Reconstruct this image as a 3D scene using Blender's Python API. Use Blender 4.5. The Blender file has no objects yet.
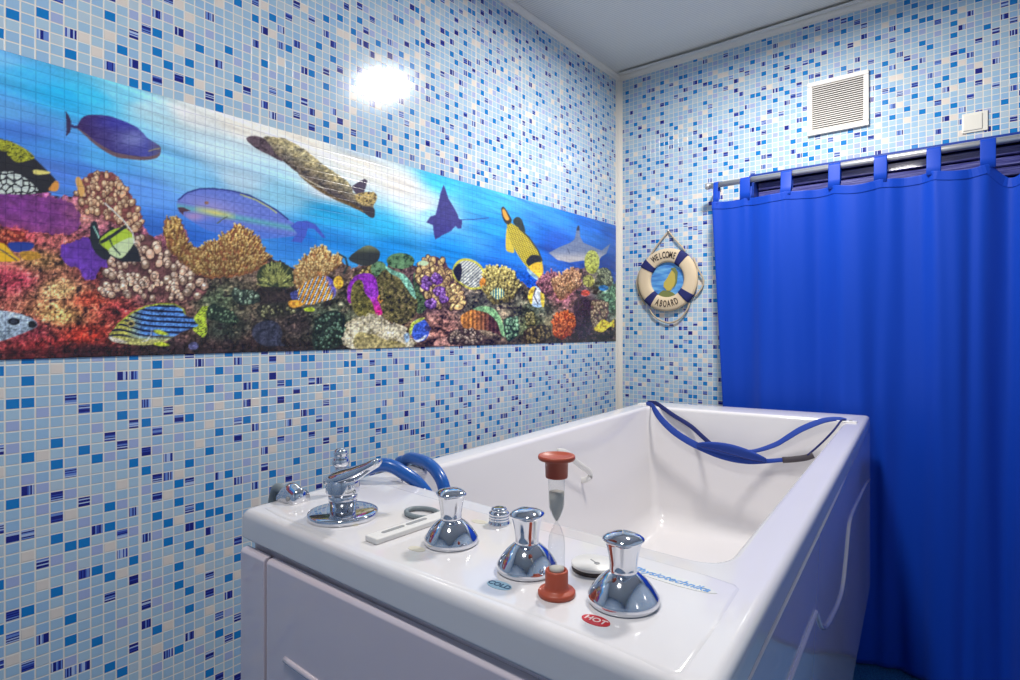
import bpy, bmesh, math, random
import numpy as np
from mathutils import Vector, Matrix

S = bpy.context.scene
C = bpy.context.collection
PI = math.pi

# ------------------------------------------------------------------ camera
CAMX, CAMZ = 1.38, 1.21
YAW = math.radians(39)
cam = bpy.data.cameras.new('camera')
cam.lens = 582 / 1020 * 36
cam.sensor_width = 36
cam.shift_y = -10 / 1020
cam.clip_start = 0.02
camo = bpy.data.objects.new('camera', cam)
C.objects.link(camo)
camo.location = (CAMX, 0, CAMZ)
camo.rotation_euler = (PI / 2, 0, YAW)
S.camera = camo

# ------------------------------------------------------------------ world and exposure
w = bpy.data.worlds.new('world'); S.world = w; w.use_nodes = True
w.node_tree.nodes['Background'].inputs[0].default_value = (0.8, 0.8, 0.8, 1)
w.node_tree.nodes['Background'].inputs[1].default_value = 0.3
S.view_settings.view_transform = 'Standard'
S.view_settings.look = 'None'
S.view_settings.exposure = 0.2
S.view_settings.gamma = 1
S.view_settings.use_curve_mapping = False

# ------------------------------------------------------------------ lamps (under the fixtures built below; the one by the deck is added fill)
ROOM_W, ROOM_D, ROOM_F, ROOM_H = 2.05, 2.55, -0.95, 2.442
LAMPS = [(0.83, 1.77, 24.0), (0.95, 0.10, 11.5)]
for lx, ly, pw in LAMPS:
    l = bpy.data.lights.new('lamp_light', 'AREA')
    l.shape = 'DISK'; l.size = 0.19; l.energy = pw; l.color = (1.0, 0.96, 0.91)
    lo = bpy.data.objects.new('lamp_light', l); C.objects.link(lo)
    lo.location = (lx, ly, ROOM_H - 0.066)

# ------------------------------------------------------------------ helpers
def lin(c):
    return tuple(((x / 255) / 12.92 if x / 255 <= 0.04045 else ((x / 255 + 0.055) / 1.055) ** 2.4) for x in c) + (1,)

def mat(name, col, rough=0.5, metal=0.0, coat=0.0, trans=0.0, ior=1.45, spec=0.5):
    m = bpy.data.materials.new(name); m.use_nodes = True
    b = m.node_tree.nodes['Principled BSDF']
    b.inputs['Base Color'].default_value = lin(col)
    b.inputs['Roughness'].default_value = rough
    b.inputs['Metallic'].default_value = metal
    b.inputs['Coat Weight'].default_value = coat
    b.inputs['Coat Roughness'].default_value = 0.04
    b.inputs['Transmission Weight'].default_value = trans
    b.inputs['IOR'].default_value = ior
    b.inputs['Specular IOR Level'].default_value = spec
    return m

class NT:
    """small node-building helper"""
    def __init__(s, m):
        s.t = m.node_tree; s.n = s.t.nodes; s.b = s.n['Principled BSDF']
    def node(s, typ, **kw):
        nd = s.n.new(typ)
        for k, v in kw.items(): setattr(nd, k, v)
        return nd
    def link(s, a, b): s.t.links.new(a, b)
    def math(s, op, a, b=None, c=None):
        nd = s.n.new('ShaderNodeMath'); nd.operation = op
        for i, v in enumerate((a, b, c)):
            if v is None: continue
            if isinstance(v, (int, float)): nd.inputs[i].default_value = v
            else: s.link(v, nd.inputs[i])
        return nd.outputs[0]
    def mix(s, f, a, b):
        nd = s.n.new('ShaderNodeMix'); nd.data_type = 'RGBA'
        for idx, v in ((0, f), (6, a), (7, b)):
            if isinstance(v, (int, float)): nd.inputs[idx].default_value = v
            elif isinstance(v, tuple): nd.inputs[idx].default_value = v
            else: s.link(v, nd.inputs[idx])
        return nd.outputs[2]
    def ramp(s, f, stops, interp='CONSTANT'):
        nd = s.n.new('ShaderNodeValToRGB'); r = nd.color_ramp; r.interpolation = interp
        while len(r.elements) < len(stops): r.elements.new(0.5)
        for e, (p, c) in zip(r.elements, stops): e.position = p; e.color = c
        s.link(f, nd.inputs[0]); return nd.outputs[0]
    def noise(s, scale, detail=3, vec=None):
        nd = s.n.new('ShaderNodeTexNoise'); nd.inputs['Scale'].default_value = scale
        nd.inputs['Detail'].default_value = detail
        if vec is not None: s.link(vec, nd.inputs['Vector'])
        return nd.outputs[0]
    def bump(s, h, strength, dist=0.001):
        nd = s.n.new('ShaderNodeBump'); nd.inputs['Strength'].default_value = strength
        nd.inputs['Distance'].default_value = dist
        s.link(h, nd.inputs['Height']); s.link(nd.outputs[0], s.b.inputs['Normal'])

def link_mesh(name, me, m=None, parent=None, smooth=False):
    o = bpy.data.objects.new(name, me); C.objects.link(o)
    if m is not None: me.materials.append(m)
    if smooth:
        for p in me.polygons: p.use_smooth = True
    if parent is not None: o.parent = parent
    return o

def from_bm(name, bm, m=None, parent=None, smooth=False):
    bmesh.ops.recalc_face_normals(bm, faces=bm.faces)
    me = bpy.data.meshes.new(name); bm.to_mesh(me); bm.free()
    return link_mesh(name, me, m, parent, smooth)

def tag(o, label=None, cat=None, group=None, kind=None):
    if label: o['label'] = label
    if cat: o['category'] = cat
    if group: o['group'] = group
    if kind: o['kind'] = kind
    return o

def empty(name, loc, rz, label, cat, group=None):
    o = bpy.data.objects.new(name, None); C.objects.link(o)
    o.location = loc; o.rotation_euler = (0, 0, rz); o.empty_display_size = 0.05
    return tag(o, label, cat, group)

def add_box(bm, x0, x1, y0, y1, z0, z1, bev=0.0, seg=2):
    v = [bm.verts.new(p) for p in ((x0, y0, z0), (x1, y0, z0), (x1, y1, z0), (x0, y1, z0), (x0, y0, z1), (x1, y0, z1), (x1, y1, z1), (x0, y1, z1))]
    f = [bm.faces.new([v[i] for i in q]) for q in ((0, 3, 2, 1), (4, 5, 6, 7), (0, 1, 5, 4), (1, 2, 6, 5), (2, 3, 7, 6), (3, 0, 4, 7))]
    if bev:
        es = list({e for q in f for e in q.edges})
        bmesh.ops.bevel(bm, geom=es, offset=bev, segments=seg, profile=0.5, affect='EDGES')

def add_lathe(bm, prof, c=(0, 0, 0), n=48, axis=None):
    """prof: list of (r, z); spun about z through c (axis: optional rotation matrix)"""
    rings = []
    for r, z in prof:
        if r < 1e-6: rings.append([(0, 0, z)])
        else: rings.append([(r * math.cos(2 * PI * i / n), r * math.sin(2 * PI * i / n), z) for i in range(n)])
    M = axis or Matrix.Identity(3)
    vr = [[bm.verts.new(M @ Vector(p) + Vector(c)) for p in ring] for ring in rings]
    for a, b in zip(vr, vr[1:]):
        for i in range(n):
            j = (i + 1) % n
            if len(a) == 1 and len(b) == 1: continue
            if len(a) == 1: bm.faces.new((a[0], b[j], b[i]))
            elif len(b) == 1: bm.faces.new((a[i], a[j], b[0]))
            else: bm.faces.new((a[i], a[j], b[j], b[i]))

def catmull(pts, k=8):
    P = [Vector(p) for p in pts]; out = []
    P = [P[0] * 2 - P[1]] + P + [P[-1] * 2 - P[-2]]
    for i in range(1, len(P) - 2):
        for s in range(k):
            t = s / k
            out.append(0.5 * ((2 * P[i]) + (P[i + 1] - P[i - 1]) * t + (2 * P[i - 1] - 5 * P[i] + 4 * P[i + 1] - P[i + 2]) * t * t + (3 * P[i] - P[i - 1] - 3 * P[i + 1] + P[i + 2]) * t ** 3))
    out.append(P[-2]); return out

def add_tube(bm, pts, r, n=12, cap=True, closed=False, ripple=0.0):
    P = [Vector(p) for p in pts]; m = len(P); rings = []; up = None
    for i in range(m):
        if closed: t = (P[(i + 1) % m] - P[i - 1]).normalized()
        else: t = (P[min(i + 1, m - 1)] - P[max(i - 1, 0)]).normalized()
        if up is None: up = t.orthogonal().normalized()
        up = (up - t * up.dot(t)).normalized(); s = t.cross(up)
        rr = r[i] if isinstance(r, (list, tuple)) else r
        if ripple and i % 2: rr *= (1 - ripple)
        rings.append([bm.verts.new(P[i] + (up * math.cos(2 * PI * k / n) + s * math.sin(2 * PI * k / n)) * rr) for k in range(n)])
    pairs = list(zip(rings, rings[1:])) + ([(rings[-1], rings[0])] if closed else [])
    for a, b in pairs:
        for k in range(n):
            j = (k + 1) % n; bm.faces.new((a[k], a[j], b[j], b[k]))
    if cap and not closed:
        bm.faces.new(rings[0]); bm.faces.new(list(reversed(rings[-1])))

def add_ribbon(bm, pts, width, thick, side):
    """flat strap: side(i) or a vector gives the width direction; width number or list"""
    P = [Vector(p) for p in pts]; m = len(P); rings = []
    for i in range(m):
        t = (P[min(i + 1, m - 1)] - P[max(i - 1, 0)]).normalized()
        s = Vector(side); s = (s - t * s.dot(t)).normalized(); nrm = t.cross(s)
        wd = width[i] if isinstance(width, (list, tuple)) else width
        rings.append([bm.verts.new(P[i] + s * a * wd / 2 + nrm * b * thick / 2) for a, b in ((-1, -.6), (-.9, -1), (.9, -1), (1, -.6), (1, .6), (.9, 1), (-.9, 1), (-1, .6))])
    for a, b in zip(rings, rings[1:]):
        for k in range(8):
            j = (k + 1) % 8; bm.faces.new((a[k], a[j], b[j], b[k]))
    bm.faces.new(rings[0]); bm.faces.new(list(reversed(rings[-1])))

def add_prism(bm, pts, z0, z1, bev=0.0, seg=2):
    a = [bm.verts.new((x, y, z0)) for x, y in pts]; b = [bm.verts.new((x, y, z1)) for x, y in pts]
    n = len(pts); top = bm.faces.new(b); bm.faces.new(list(reversed(a)))
    for i in range(n): bm.faces.new((a[i], a[(i + 1) % n], b[(i + 1) % n], b[i]))
    if bev: bmesh.ops.bevel(bm, geom=list(top.edges), offset=bev, segments=seg, profile=0.5, affect='EDGES')

def text_mesh(name, s, size, m, parent, loc, rot, extrude=0.0003, sx=1.0, shear=0.0, bold=0.0, fit=None):
    cu = bpy.data.curves.new(name, 'FONT'); cu.body = s; cu.size = size; cu.extrude = extrude
    cu.align_x = 'CENTER'; cu.align_y = 'CENTER'; cu.shear = shear; cu.offset = bold
    t = bpy.data.objects.new(name, cu); C.objects.link(t)
    bpy.context.view_layer.update()
    me = bpy.data.meshes.new_from_object(t.evaluated_get(bpy.context.evaluated_depsgraph_get()))
    bpy.data.objects.remove(t); me.name = name; me.materials.clear()
    o = link_mesh(name, me, m, parent)
    o.location = loc; o.rotation_euler = rot; o.scale = (sx, 1, 1)
    return o

# ------------------------------------------------------------------ materials
def mosaic(name, ax, p, off, pz, zoff, seam=None):
    m = mat(name, (200, 210, 220), 0.15, coat=0.08, spec=0.42); t = NT(m)
    tc = t.node('ShaderNodeTexCoord'); sp = t.node('ShaderNodeSeparateXYZ'); t.link(tc.outputs['Object'], sp.inputs[0])
    a = t.math('DIVIDE', t.math('SUBTRACT', sp.outputs[ax], off), p)
    z = t.math('DIVIDE', t.math('SUBTRACT', sp.outputs[2], zoff), pz)
    ca, cz = t.math('FLOOR', a), t.math('FLOOR', z); fa, fz = t.math('FRACT', a), t.math('FRACT', z)
    cv = t.node('ShaderNodeCombineXYZ'); t.link(ca, cv.inputs[0]); t.link(cz, cv.inputs[1])
    wn = t.node('ShaderNodeTexWhiteNoise', noise_dimensions='2D'); t.link(cv.outputs[0], wn.inputs[0])
    sc = t.node('ShaderNodeSeparateColor'); t.link(wn.outputs['Color'], sc.inputs[0])
    # the printed tiles are shuffled evenly: neighbours rarely share an accent
    ev = t.math('ADD', t.math('MULTIPLY', ca, 0.7548777), t.math('MULTIPLY', cz, 0.5698403))
    r1 = t.math('FRACT', t.math('ADD', t.math('ADD', ev, 50.0), t.math('MULTIPLY', sc.outputs[0], 0.30))); r2 = sc.outputs[1]
    base = t.ramp(r1, [(0.0, lin((162, 194, 218))), (0.30, lin((172, 200, 218))), (0.50, lin((154, 189, 220))), (0.64, lin((182, 201, 214))),
                       (0.70, lin((224, 214, 204))), (0.745, lin((164, 178, 216))), (0.805, lin((26, 124, 196))), (0.905, lin((30, 40, 130)))])
    strp = t.math('GREATER_THAN', r1, 0.905)
    dirn = t.math('GREATER_THAN', r2, 0.5)
    fx = t.node('ShaderNodeMix'); t.link(dirn, fx.inputs[0]); t.link(fa, fx.inputs[2]); t.link(fz, fx.inputs[3])
    sidx = t.math('FLOOR', t.math('MULTIPLY', fx.outputs[0], 9.0))
    sv = t.math('ADD', sidx, t.math('MULTIPLY', r2, 371.0))
    w1 = t.node('ShaderNodeTexWhiteNoise', noise_dimensions='1D'); t.link(sv, w1.inputs['W'])
    scol = t.ramp(w1.outputs[0], [(0.0, lin((34, 42, 128))), (0.48, lin((54, 76, 168))), (0.62, lin((110, 142, 208))), (0.80, lin((176, 194, 226)))])
    col = t.mix(strp, base, scol)
    def edge(f, wd):
        d = t.math('MINIMUM', f, t.math('SUBTRACT', 1.0, f))
        mr = t.node('ShaderNodeMapRange'); mr.interpolation_type = 'SMOOTHSTEP'; mr.clamp = True
        t.link(d, mr.inputs[0]); mr.inputs[1].default_value = wd * 0.75; mr.inputs[2].default_value = wd * 1.35
        return mr.outputs[0]
    tile = t.math('MINIMUM', edge(fa, 0.06), edge(fz, 0.06))
    if seam:
        sa = t.math('FRACT', t.math('DIVIDE', t.math('ADD', t.math('SUBTRACT', sp.outputs[ax], seam), 0.003), p * 12))
        tile = t.math('MINIMUM', tile, t.math('GREATER_THAN', sa, 0.006 / (p * 12)))
    col = t.mix(tile, lin((232, 226, 216)), col)
    t.link(col, t.b.inputs['Base Color'])
    hn = t.noise(60, 2, tc.outputs['Object'])
    t.bump(t.math('ADD', tile, t.math('MULTIPLY', hn, 0.12)), 0.5, 0.0012)
    return m

M_left = mosaic('mosaic_side', 1, 0.0219, 0.2445, 0.0204, 1.717, seam=0.4632)
M_back = mosaic('mosaic_end', 0, 0.0225, 0.777, 0.0204, 1.717)
M_trim = mat('trim_plastic', (226, 220, 210), 0.35)
M_white = mat('acrylic', (222, 219, 220), 0.14, coat=0.4)
M_panel = mat('acrylic_panel', (218, 206, 213), 0.10, coat=0.6)  # lilac tint put into the colour for reflections on white acrylic
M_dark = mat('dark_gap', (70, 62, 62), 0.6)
M_chrome = mat('chrome', (218, 220, 226), 0.06, metal=1.0)
M_steel = mat('brushed_steel', (214, 212, 212), 0.36, metal=0.85)
M_grey = mat('grey_plastic', (150, 150, 150), 0.4)
M_greyh = mat('grey_hose', (126, 136, 140), 0.4)
M_red = mat('terracotta_plastic', (176, 80, 56), 0.42)
M_hose = mat('blue_rubber', (26, 88, 168), 0.3, coat=0.3)
M_strap = mat('blue_webbing', (28, 62, 150), 0.75)
M_strapd = mat('navy_webbing', (24, 36, 100), 0.8)
M_buckle = mat('dark_buckle', (66, 60, 66), 0.5)
M_plast = mat('white_plastic', (226, 224, 220), 0.3)
M_switch = mat('cream_plastic', (232, 228, 216), 0.28)
M_louv = mat('grille_plastic', (226, 222, 216), 0.4)
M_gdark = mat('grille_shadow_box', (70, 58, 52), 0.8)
M_ring = mat('painted_ring', (218, 198, 166), 0.7)
M_navy = mat('navy_cloth', (34, 40, 100), 0.8)
M_rope = mat('rope', (190, 174, 150), 0.85)
M_text = mat('dark_lettering', (62, 52, 48), 0.6)
M_sand = mat('sand', (206, 200, 190), 0.9)
M_bstk = mat('pale_blue_sticker', (150, 186, 206), 0.35)
M_rstk = mat('red_sticker', (196, 44, 50), 0.3)
M_btxt = mat('blue_lettering', (90, 150, 215), 0.4)
M_ctxt = mat('cold_lettering', (56, 86, 120), 0.4)
M_wtxt = mat('white_lettering', (236, 214, 210), 0.4)
M_stain = mat('beige_sticker', (206, 200, 182), 0.4)
M_clear = mat('clear_vinyl', (222, 222, 218), 0.15, coat=0.4)
M_frame = mat('blue_frame', (28, 60, 150), 0.3)

# thin clear glass: real panes of the sand glass
M_glass = mat('clear_glass', (245, 248, 248), 0.02); t = NT(M_glass)
tr = t.node('ShaderNodeBsdfTransparent'); tr.inputs[0].default_value = (0.93, 0.94, 0.94, 1); gs = t.node('ShaderNodeBsdfGlossy'); gs.inputs['Roughness'].default_value = 0.03
lw = t.node('ShaderNodeLayerWeight'); fz_ = t.math('ADD', t.math('MULTIPLY', t.math('POWER', lw.outputs['Facing'], 3.0), 0.55), 0.035); mxs = t.node('ShaderNodeMixShader')
t.link(fz_, mxs.inputs[0]); t.link(tr.outputs[0], mxs.inputs[1]); t.link(gs.outputs[0], mxs.inputs[2]); t.link(mxs.outputs[0], t.n['Material Output'].inputs['Surface'])

# curtain cloth: woven polyester
M_curt = mat('blue_cloth', (3, 62, 176), 0.5, spec=0.3); t = NT(M_curt)
tc = t.node('ShaderNodeTexCoord')
t.bump(t.noise(900, 2, tc.outputs['Object']), 0.15, 0.0004)
t.b.inputs['Sheen Weight'].default_value = 0.15
t.b.inputs['Sheen Roughness'].default_value = 0.4

# carpet / floor
M_floor = mat('teal_floor', (20, 70, 120), 0.7); t = NT(M_floor)
tc = t.node('ShaderNodeTexCoord')
nz = t.noise(220, 4, tc.outputs['Object'])
t.link(t.ramp(nz, [(0.3, lin((8, 46, 92))), (0.55, lin((22, 92, 150))), (0.75, lin((70, 150, 190)))], 'LINEAR'), t.b.inputs['Base Color'])
t.bump(nz, 0.5, 0.002)

# ceiling: narrow ribbed plastic slats running along the end wall
M_ceil = mat('ribbed_ceiling', (205, 212, 220), 0.35, coat=0.1); t = NT(M_ceil)
tc = t.node('ShaderNodeTexCoord'); sp = t.node('ShaderNodeSeparateXYZ'); t.link(tc.outputs['Object'], sp.inputs[0])
fr = t.math('FRACT', t.math('DIVIDE', sp.outputs[1], 0.0125))
gro = t.math('LESS_THAN', t.math('ABSOLUTE', t.math('SUBTRACT', fr, 0.5)), 0.12)
t.link(t.mix(gro, lin((226, 222, 214)), lin((196, 194, 190))), t.b.inputs['Base Color'])
t.bump(t.math('ABSOLUTE', t.math('SUBTRACT', fr, 0.5)), 0.35, 0.002)

# dark shutter planks, their faint sheen painted in as paler colour streaks
M_shut = mat('indigo_plank', (40, 42, 96), 0.3, coat=0.3); t = NT(M_shut)
tc = t.node('ShaderNodeTexCoord'); mp_ = t.node('ShaderNodeMapping'); mp_.inputs['Scale'].default_value = (1, 1, 60)
t.link(tc.outputs['Object'], mp_.inputs[0])
t.link(t.ramp(t.noise(14, 3, mp_.outputs[0]), [(0.35, lin((44, 44, 104))), (0.55, lin((84, 86, 160))), (0.75, lin((150, 152, 200)))], 'LINEAR'), t.b.inputs['Base Color'])

M_lamp = mat('lamp_glass', (255, 250, 240), 0.4)
M_lamp.node_tree.nodes['Principled BSDF'].inputs['Emission Color'].default_value = (1, 0.96, 0.9, 1)
M_lamp.node_tree.nodes['Principled BSDF'].inputs['Emission Strength'].default_value = 3.0

# ------------------------------------------------------------------ room shell
def slab(name, x0, x1, y0, y1, z0, z1, m):
    bm = bmesh.new(); add_box(bm, x0, x1, y0, y1, z0, z1)
    return tag(from_bm(name, bm, m), kind='structure')
T = 0.12
slab('floor', -T, ROOM_W + T, ROOM_F - T, ROOM_D + T, -0.08, 0, M_floor)
slab('ceiling', -T, ROOM_W + T, ROOM_F - T, ROOM_D + T, ROOM_H, ROOM_H + 0.08, M_ceil)
slab('wall_left', -T, 0, ROOM_F - T, ROOM_D + T, 0, ROOM_H, M_left)
slab('wall_right', ROOM_W, ROOM_W + T, ROOM_F - T, ROOM_D + T, 0, ROOM_H, M_left)
slab('wall_front', 0, ROOM_W, ROOM_F - T, ROOM_F, 0, ROOM_H, M_back)
OX0, OX1, OZ = 0.62, 1.93, 1.862
bm = bmesh.new()
add_box(bm, 0, OX0, ROOM_D, ROOM_D + T, 0, ROOM_H)
add_box(bm, OX1, ROOM_W, ROOM_D, ROOM_D + T, 0, ROOM_H)
add_box(bm, OX0, OX1, ROOM_D, ROOM_D + T, OZ, ROOM_H)
tag(from_bm('wall_back', bm, M_back), kind='structure')

# shuttered doorway behind the curtain
bm = bmesh.new()
k = 0; z = 0.005
while z < OZ - 0.03:
    h = 0.03
    add_box(bm, OX0 + 0.02, OX1 - 0.02, ROOM_D + 0.045 + 0.004 * (k % 2), ROOM_D + 0.075, z, z + h, 0.003, 1)
    z += h + 0.006; k += 1
door = tag(from_bm('door_1', bm, M_shut), kind='structure')
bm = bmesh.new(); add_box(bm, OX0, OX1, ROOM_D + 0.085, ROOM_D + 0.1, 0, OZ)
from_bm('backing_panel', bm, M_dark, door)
bm = bmesh.new()
for b_ in ((OX0 - 0.002, OX0 + 0.018, ROOM_D - 0.006, ROOM_D + 0.08, 0, OZ), (OX1 - 0.018, OX1 + 0.002, ROOM_D - 0.006, ROOM_D + 0.08, 0, OZ), (OX0 + 0.018, OX1 - 0.018, ROOM_D - 0.006, ROOM_D + 0.08, OZ - 0.018, OZ + 0.002)):
    add_box(bm, *b_, 0.002, 1)
from_bm('door_frame', bm, M_frame, door)

# plastic corner strip and cove strips
bm = bmesh.new()
pr = [(0, 0), (0.022, 0), (0.024, -0.004), (0.012, -0.010), (0.008, -0.016), (0.006, -0.030), (0.0, -0.032)]
add_prism(bm, [(x, ROOM_D + y) for x, y in pr], 0.0, ROOM_H - 0.02)
tag(from_bm('trim_1', bm, M_trim), kind='structure')
def cove(name, horiz):
    prof = [(0, 0), (0.021, 0), (0.022, -0.003), (0.014, -0.006), (0.007, -0.012), (0.005, -0.018), (0, -0.020)]
    bm = bmesh.new(); rows = []
    for a in (0, 1):
        row = []
        for d, z in prof:
            if horiz == 'left': p = (d, ROOM_F if a == 0 else ROOM_D, ROOM_H + z)
            elif horiz == 'back': p = (0 if a == 0 else ROOM_W, ROOM_D - d, ROOM_H + z)
            else: p = (ROOM_W - d, ROOM_F if a == 0 else ROOM_D, ROOM_H + z)
            row.append(bm.verts.new(p))
        rows.append(row)
    n = len(prof)
    for i in range(n): bm.faces.new((rows[0][i], rows[0][(i + 1) % n], rows[1][(i + 1) % n], rows[1][i]))
    bm.faces.new(rows[0]); bm.faces.new(list(reversed(rows[1])))
    tag(from_bm(name, bm, M_trim), kind='structure')
cove('trim_2', 'left'); cove('trim_3', 'back'); cove('trim_4', 'right')
# last ceiling slat, sagging a little away from the end wall's cove
bm = bmesh.new(); pts = []
for i in range(41):
    x = 0.03 + i * (ROOM_W - 0.06) / 40
    sag = 0.004 + 0.009 * math.exp(-((x - 0.45) / 0.3) ** 2) + 0.004 * math.exp(-((x - 1.0) / 0.2) ** 2)
    pts.append((x, ROOM_D - 0.052, ROOM_H - sag))
add_ribbon(bm, pts, 0.036, 0.003, (0, 1, 0.12))
tag(from_bm('trim_5', bm, M_ceil), kind='structure')

# ceiling lamps: one over the tub, one added for fill over the deck
def ceiling_lamp(x, y, label):
    root = empty('ceiling_lamp', (x, y, ROOM_H), 0, label, 'ceiling lamp')
    bm = bmesh.new(); add_lathe(bm, [(0, 0), (0.115, 0), (0.12, -0.006), (0.115, -0.022), (0.104, -0.026), (0, -0.026)])
    from_bm('base_ring', bm, M_chrome, root, True)
    bm = bmesh.new(); add_lathe(bm, [(0.102, -0.024), (0.095, -0.044), (0.075, -0.056), (0.04, -0.061), (0, -0.062)])
    from_bm('diffuser', bm, M_lamp, root, True)
ceiling_lamp(0.83, 1.77, 'round white ceiling lamp over the bathtub')
ceiling_lamp(0.95, 0.10, 'added round white fill lamp over the control deck, out of view')  # unseen lamp, added to brighten the deck and front panels
MURAL_GAIN = 1.0
# ------------------------------------------------------------------ bathtub (its own frame: x across, y along, z up)
TA = math.radians(4.0); TO = (0.433, 0.468, 0.0); ZR = 0.91
TX_ = Vector((math.cos(TA), math.sin(TA), 0)); TY_ = Vector((-math.sin(TA), math.cos(TA), 0))
def tw(x, y, z): return tuple(Vector(TO) + TX_ * x + TY_ * y + Vector((0, 0, z)))
tub = empty('bathtub', TO, TA, 'large white acrylic massage bathtub with a flat control deck at the near end', 'bathtub')

def loop(corners, rad, z, bow=None, ns=10, nc=8):
    """closed loop of points: straight sides with ns points, rounded corners with nc"""
    out = []; n = len(corners)
    for i in range(n):
        p = Vector(corners[i]); a = Vector(corners[i - 1]); b = Vector(corners[(i + 1) % n]); r = rad[i] if isinstance(rad, (list, tuple)) else rad
        d1 = (a - p).normalized(); d2 = (b - p).normalized(); p1 = p + d1 * r; p2 = p + d2 * r
        for k in range(nc + 1):
            t = k / nc; out.append(p1 * (1 - t) ** 2 + p * 2 * t * (1 - t) + p2 * t * t)
        q = b + (p - b).normalized() * (rad[(i + 1) % n] if isinstance(rad, (list, tuple)) else rad)
        for k in range(1, ns): out.append(p2.lerp(q, k / ns))
    res = []
    for v in out:
        y = v.y
        if bow: y += bow(v.x, v.y)
        res.append((v.x, y, z(v.x, v.y) if callable(z) else z))
    return res
OUT = [(-0.020, 0.009), (0.776, -0.050), (0.775, 1.87), (-0.03, 1.81)]
INN = [(0.045, 0.293), (0.710, 0.226), (0.716, 1.70), (0.045, 1.655)]
def off(cs, d):
    """move each corner inwards by d"""
    n = len(cs); r = []
    for i in range(n):
        p = Vector(cs[i]); a = (Vector(cs[i - 1]) - p).normalized(); b = (Vector(cs[(i + 1) % n]) - p).normalized()
        s = abs(a.x * b.y - a.y * b.x); r.append(tuple(p + (a + b) * d / s))
    return r
lipz = lambda x, y: 0.868 if x > 0.74 and y > 0.05 else (0.861 + (0.007 * min(max((y - 0.0) / 0.3, 0), 1)))
loops = [loop(off(OUT, 0.02), 0.008, 0.848), loop(off(OUT, 0.003), 0.008, lipz), loop(OUT, 0.008, lambda x, y: lipz(x, y) + 0.003), loop(OUT, 0.008, lambda x, y: lipz(x, y) + 0.0045), loop(OUT, 0.008, 0.880), loop(OUT, 0.008, 0.8955)]
for k in range(0, 7):
    a = k / 6 * PI / 2; r = 0.013
    loops.append(loop(off(OUT, r * (1 - math.cos(a))), [0.012, 0.02, 0.012, 0.012], 0.897 + r * math.sin(a)))
loops.append(loop(off(OUT, 0.022), [0.012, 0.02, 0.012, 0.012], ZR))
IR = [0.05, 0.06, 0.035, 0.03]
loops.append(loop(off(INN, -0.010), [0.055, 0.065, 0.04, 0.035], ZR))
for k in range(1, 6):
    a = k / 5 * PI / 2; loops.append(loop(off(INN, -0.010 + 0.012 * math.sin(a)), IR, ZR - 0.012 + 0.012 * math.cos(a)))
for f_ in (0.2, 0.5, 0.8, 1.0): loops.append(loop(off(INN, 0.002 + 0.03 * f_), IR, 0.898 - 0.36 * f_))
for k in range(1, 8):
    a = k / 7 * PI / 2; loops.append(loop(off(INN, 0.032 + 0.075 * (1 - math.cos(a))), [0.05, 0.06, 0.045, 0.045], 0.538 - 0.078 * math.sin(a)))
for d in (0.16, 0.22, 0.28): loops.append(loop(off(INN, d), 0.03, 0.458 - (d - 0.1) * 0.03))
bm = bmesh.new(); vr = [[bm.verts.new(p) for p in L] for L in loops]
for a, b in zip(vr, vr[1:]):
    n = len(a)
    for i in range(n): bm.faces.new((a[i], a[(i + 1) % n], b[(i + 1) % n], b[i]))
bm.faces.new(vr[-1])
shell = from_bm('basin_shell', bm, M_white, tub, True)
# raised control plate on the deck
bm = bmesh.new()
PL = []; CP = [(0.016, 0.032), (0.06, 0.0245), (0.13, 0.0165), (0.21, 0.0075), (0.29, 0.0), (0.37, -0.0055), (0.44, -0.009), (0.52, -0.012), (0.60, -0.0165), (0.67, -0.0235), (0.735, -0.0335), (0.742, -0.030), (0.743, 0.05), (0.741, 0.17), (0.735, 0.178), (0.70, 0.186), (0.60, 0.196), (0.45, 0.208), (0.25, 0.230), (0.10, 0.247), (0.06, 0.25)]
for d, z in ((-0.004, ZR - 0.0004), (-0.0025, ZR), (0.0, ZR + 0.0009), (0.003, ZR + 0.0010)):
    ring_ = []
    for i_ in range(len(CP)):
        p_ = Vector(CP[i_]); t_ = (Vector(CP[(i_ + 1) % len(CP)]) - Vector(CP[i_ - 1])).normalized(); ring_.append(bm.verts.new((p_.x - t_.y * d, p_.y + t_.x * d, z)))
    PL.append(ring_)
for a_, b_ in zip(PL, PL[1:]):
    for i_ in range(len(a_)): bm.faces.new((a_[i_], a_[(i_ + 1) % len(a_)], b_[(i_ + 1) % len(a_)], b_[i_]))
bm.faces.new(PL[-1])
from_bm('control_plate', bm, M_white, tub, True)
ZD = ZR + 0.0010
# body below the rim, tapering to a toe space
bm = bmesh.new(); bl = []
for d, z in ((0.03, 0.865), (0.014, 0.86), (0.012, 0.32), (0.02, 0.30), (0.085, 0.0)): bl.append([bm.verts.new(p) for p in loop(off(OUT, d), 0.012, z)])
for a, b in zip(bl, bl[1:]):
    for i in range(len(a)): bm.faces.new((a[i], a[(i + 1) % len(a)], b[(i + 1) % len(a)], b[i]))
bm.faces.new(bl[-1])
core = from_bm('base_body', bm, M_panel, tub, False)
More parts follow.
